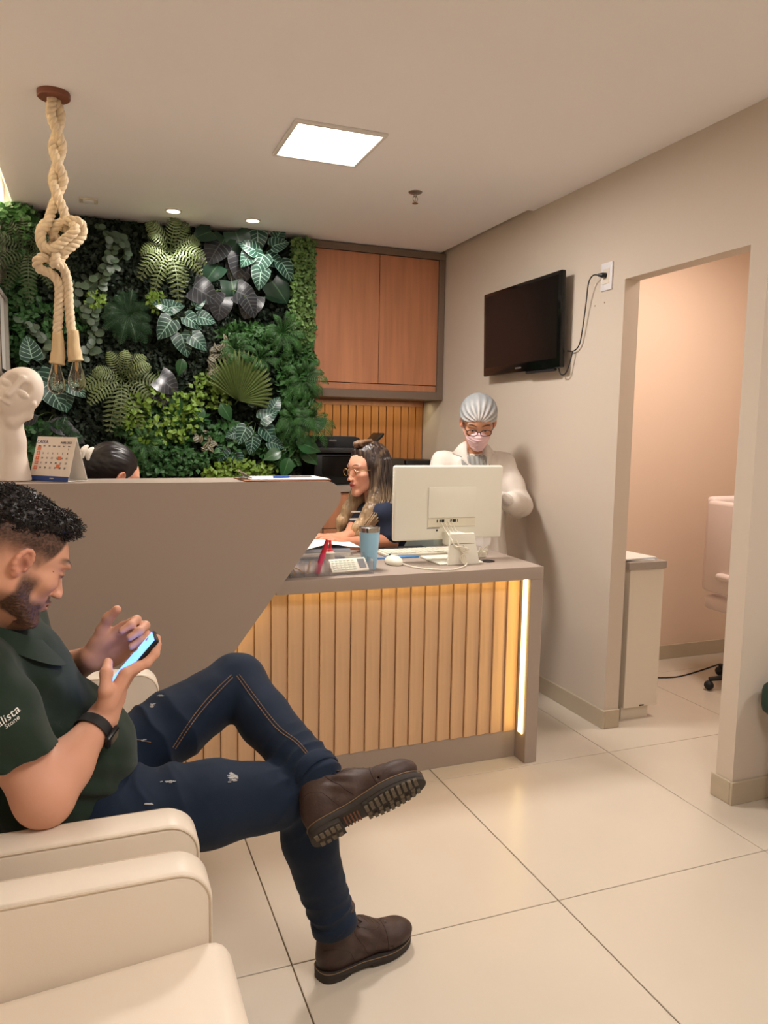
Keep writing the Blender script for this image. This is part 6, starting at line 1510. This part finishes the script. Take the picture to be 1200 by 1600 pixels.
clothe(bl, 'blouse', mat('grey blouse', (150, 150, 146), 0.8), w2, fn=lambda V, N: 0.003 * np.sin(V[:, 0] * 260 + 2 * noise3(V, 20)))
bc = BVHTree.FromPolygons([v.co for v in ct.data.vertices], [tuple(p.vertices) for p in ct.data.polygons])
for s in (1, -1):      # lapels
    pl = [(0.050, 0.030), (0.085, 0.010), (0.110, -0.035), (0.075, -0.050), (0.082, -0.062), (0.045, -0.105), (0.006, -0.150), (0.030, -0.07), (0.040, -0.02)]
    b = MB(); top = []; 
    for x, z in pl:
        p = Vector((nx - 0.022 + s * x, 3.2, NK2.z + z)); h = bc.ray_cast(p, Vector((0, 1, 0)), 0.6)[0]; top.append((h if h is not None and h.y < 3.62 else Vector((p.x, 3.56, p.z))) + Vector((0, -0.013, 0)))
    c_ = sum(top, Vector()) / len(top); vs = top + [v + Vector((0, 0.012, 0)) for v in top] + [c_ + Vector((0, -0.002, 0))]; n = len(top)
    fs = [(i, (i + 1) % n, 2 * n) for i in range(n)] + [(i + n, (i + 1) % n + n, (i + 1) % n, i) for i in range(n)]
    b.add(vs, fs); b.build('lapel', M_coat, ct, 180).matrix_parent_inverse = Matrix()
# mask, cap, glasses
def L2(x, y, z): return O2 + R2 @ (Vector((x, y, z)) * SC2)
M_mask = mat('pink mask cloth', (232, 196, 198), 0.8)
V0 = Sculpt((-0.10, -0.02, -0.16), (0.10, 0.15, 0.06), 0.0028)
V0.ell((0, 0.045, -0.045), (0.060, 0.062, 0.062), None, 0.02); V0.ell((0, 0.100, -0.030), (0.022, 0.022, 0.026), None, 0.03); V0.ell((0, 0.072, -0.092), (0.030, 0.028, 0.026), None, 0.03)
V0.plane((0, 0, 0.000), (0, -0.15, 1), 0.006); V0.plane((0, 0.020, 0), (0, -1, 0.0), 0.004); V0.plane((0, 0, -0.118), (0, 0, -1), 0.006)
Vm, Qm = V0.mesh(); Vm = relax(Vm, Qm, 1); Nm = vnormals(Vm, Qm); Vm = Vm + Nm * (0.0012 * np.sin(Vm[:, 2] * 420 + np.abs(Vm[:, 0]) * 60))[:, None]
npmesh('face_mask', place(Vm, R2, O2, SC2), Qm, M_mask, w2)
b = MB()
for s in (1, -1):
    for z in (-0.012, -0.07): b.tube(catmull([L2(s * 0.056, 0.045, z), L2(s * 0.070, 0.02, z * 0.6), L2(s * 0.080, -0.006, 0.018 if z > -0.03 else -0.028)], 5), 0.0016, 5)
b.build('mask_loops', M_mask, w2)
glasses(O2, R2, SC2, mat('black acetate', (34, 24, 24), 0.3), w2, 0.0020, 0.027, 0.017, True)
S = Sculpt((-0.12, -0.16, -0.06), (0.12, 0.14, 0.18), 0.003)
S.ell((0, -0.020, 0.056), (0.097, 0.107, 0.097), None, 0.01); S.ell((0, -0.075, 0.035), (0.07, 0.06, 0.065), None, 0.03)
S.plane((0, 0.05, 0.042), (0, 0.62, -1), 0.008)
def pleats(V, N):
    a = np.arctan2(V[:, 0], V[:, 2] - 0.055); fr = ss(V[:, 1], -0.08, 0.07)
    return 0.0028 * fr * np.sin(a * 17 + 2 * noise3(V, 12)) + 0.0012 * noise3(V, 60)
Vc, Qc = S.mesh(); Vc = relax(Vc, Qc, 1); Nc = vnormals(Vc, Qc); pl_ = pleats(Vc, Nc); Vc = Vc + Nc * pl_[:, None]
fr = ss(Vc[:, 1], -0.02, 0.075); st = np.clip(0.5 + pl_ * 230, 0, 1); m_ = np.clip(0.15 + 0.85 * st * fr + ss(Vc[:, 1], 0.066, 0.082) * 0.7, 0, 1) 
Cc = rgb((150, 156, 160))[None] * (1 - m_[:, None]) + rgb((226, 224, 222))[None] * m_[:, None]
M_net = mat('translucent hair net', (200, 204, 206), 0.55, attr='Col', alpha=0.82)
npmesh('hair_net', place(Vc, R2, O2, SC2), Qc, M_net, w2, Cc)
S = Sculpt((-0.11, -0.15, -0.03), (0.11, 0.10, 0.16), 0.005); S.ell((0, -0.024, 0.056), (0.081, 0.098, 0.086), None, 0.01); S.plane((0, 0.04, 0.055), (0, 0.75, -1), 0.01)
Vh, Qh = S.mesh(); npmesh('hair', place(Vh, R2, O2, SC2), Qh, mat('dark hair', (58, 50, 48), 0.6), w2)
# trousers and shoes under the coat
S = Sculpt((1.5, 3.40, 0.05), (2.2, 3.80, 0.85), 0.009)
for s in (-1, 1): S.path([(nx + s * 0.08, 3.60, 0.80), (nx + s * 0.085, 3.60, 0.45), (nx + s * 0.09, 3.61, 0.09)], [0.08, 0.06, 0.05], 0.02)
clothe(S, 'trousers', M_paper, w2)
for s in (-1, 1):
    S = Sculpt((nx + s * 0.09 - 0.07, 3.42, 0), (nx + s * 0.09 + 0.07, 3.70, 0.12), 0.005); S.ell((nx + s * 0.09, 3.55, 0.03), (0.042, 0.115, 0.036), None, 0.02); S.ell((nx + s * 0.09, 3.62, 0.055), (0.036, 0.045, 0.05), None, 0.02); S.plane((0, 0, 0.003), (0, 0, -1)); clothe(S, 'shoe', M_paper, w2)

# ---- second receptionist, bowed behind the tall counter
w3 = thing('person', 'dark haired person with white claw clip, head bowed behind the tall counter', 'person', (0.1, 3.25, 0))
O3 = pt(178, 750, 3.15) + Vector((0, 0.03, 0.0)); F3 = Vector((0.88, 0.30, -0.38)); R3 = frame(F3); SC3 = 0.98
NK3 = Vector((O3.x - 0.07, 3.20, O3.z - 0.19))
Va, Qa, Ca = mkhead(O3, R3, SC3, vox=0.0034, neck=NK3, base=(216, 158, 130), lips=(180, 100, 96), brow=(40, 28, 26))
S = Sculpt((-0.35, 2.85, 0.78), (0.60, 3.55, 1.12), 0.005)
for s in (-1, 1):
    sh = NK3 + Vector((-0.04, s * 0.15, -0.07)); el = Vector((NK3.x + 0.02, 3.20 + s * 0.2, 0.90)); wr = Vector((NK3.x + 0.26, 3.20 + s * 0.10, 0.885)); S.path([sh, el, wr], [0.045, 0.04, 0.026], 0.02)
    hand(S, wr, (0.9, -s * 0.2, -0.05), (0, 0, -1), s > 0, ((15, 20, 15),) * 4, [(0.02, 0.02, 0), (0.042, 0.045, 0.004), (0.05, 0.075, 0.01), (0.045, 0.10, 0.016)], sc=0.92)
Vb, Qb = S.mesh(); Vb = relax(Vb, Qb, 1); Cb = np.repeat(rgb((210, 150, 120))[None], len(Vb), 0)
npmesh('body', np.concatenate([Va, Vb]), np.concatenate([Qa, Qb + len(Va)]), SKIN_M, w3, np.concatenate([Ca, Cb]))
S = Sculpt((-0.45, 2.95, 0.44), (0.20, 3.50, 1.12), 0.007)
S.ell(NK3 + Vector((-0.03, 0, -0.15)), (0.12, 0.16, 0.13), None, 0.05); S.ell((NK3.x - 0.05, 3.20, 0.62), (0.14, 0.17, 0.22), None, 0.06)
for s in (-1, 1): sh = NK3 + Vector((-0.04, s * 0.15, -0.07)); S.cap(sh, sh.lerp(Vector((NK3.x + 0.02, 3.20 + s * 0.2, 0.90)), 0.7), 0.062, 0.06, 0.04)
clothe(S, 'polo_shirt', M_navy, w3, fold=0.004)
S = Sculpt((NK3.x - 0.3, 2.95, 0.02), (NK3.x + 0.6, 3.45, 0.66), 0.009); S.ell((NK3.x - 0.05, 3.20, 0.53), (0.15, 0.18, 0.085), None, 0.04)
for yy in (3.11, 3.29): S.path([(NK3.x, yy, 0.53), (NK3.x + 0.36, yy, 0.52), (NK3.x + 0.34, yy, 0.10)], [0.08, 0.062, 0.045], 0.03)
clothe(S, 'trousers', M_blackm, w3)
def L3(x, y, z): return O3 + R3 @ (Vector((x, y, z)) * SC3)
S = Sculpt((-0.12, -0.20, -0.14), (0.12, 0.13, 0.18), 0.0035)
S.ell((0, -0.026, 0.052), (0.086, 0.102, 0.094), None, 0.02); S.ell((0, -0.11, 0.02), (0.05, 0.045, 0.06), None, 0.03); S.ell((0, 0.10, -0.02), (0.052, 0.075, 0.082), None, 0.02, True)
for s in (1, -1): S.ell((s * 0.09, 0.0, -0.01), (0.02, 0.022, 0.035), None, 0.01, True)
Vh, Qh = S.mesh(); Vh = relax(Vh, Qh, 1); Nh = vnormals(Vh, Qh); Vh = Vh + Nh * (0.002 * noise3(Vh * np.array((1.5, 0.2, 1)), 90))[:, None]
npmesh('hair', place(Vh, R3, O3, SC3), Qh, mat('black straight hair', (26, 20, 20), 0.35), w3)
b = MB()
for s in (0, 1):
    P = [L3(0.03 + 0.02 * s, -0.150 - 0.012 * s, z) for z in (0.08, 0.05, 0.01, -0.02)]; P = [L3(0.045, -0.135 - 0.022 * s - 0.01 * math.sin(k), 0.085 - 0.018 * k) for k in range(4)]
    b.tube(catmull(P, 4), [0.004 + 0.008 * math.sin(k / 12 * PI) for k in range(13)], 8)
b.build('claw_clip', mat('pearl plastic', (240, 232, 220), 0.3), w3)
t = thing('swivel_chair', 'black swivel chair hidden behind the tall counter', 'chair', (NK3.x, 3.2, 0))
b = MB(); b.box((NK3.x - 0.25, 2.98, 0.40), (NK3.x + 0.16, 3.42, 0.452), 0.025, 3); b.build('seat', M_blackm, t)
b = MB(); b.tube([(NK3.x, 3.20, 0.40), (NK3.x, 3.20, 0.08)], 0.025, 12)
for k in range(5):
    a = k * 2 * PI / 5; e = (NK3.x + 0.24 * math.cos(a), 3.2 + 0.24 * math.sin(a)); b.tube([(NK3.x, 3.2, 0.08), (e[0], e[1], 0.06)], [0.02, 0.012], 8); b.ball((e[0], e[1], 0.0265), 0.026, 10)
b.build('wheel_base', M_blackm, t)
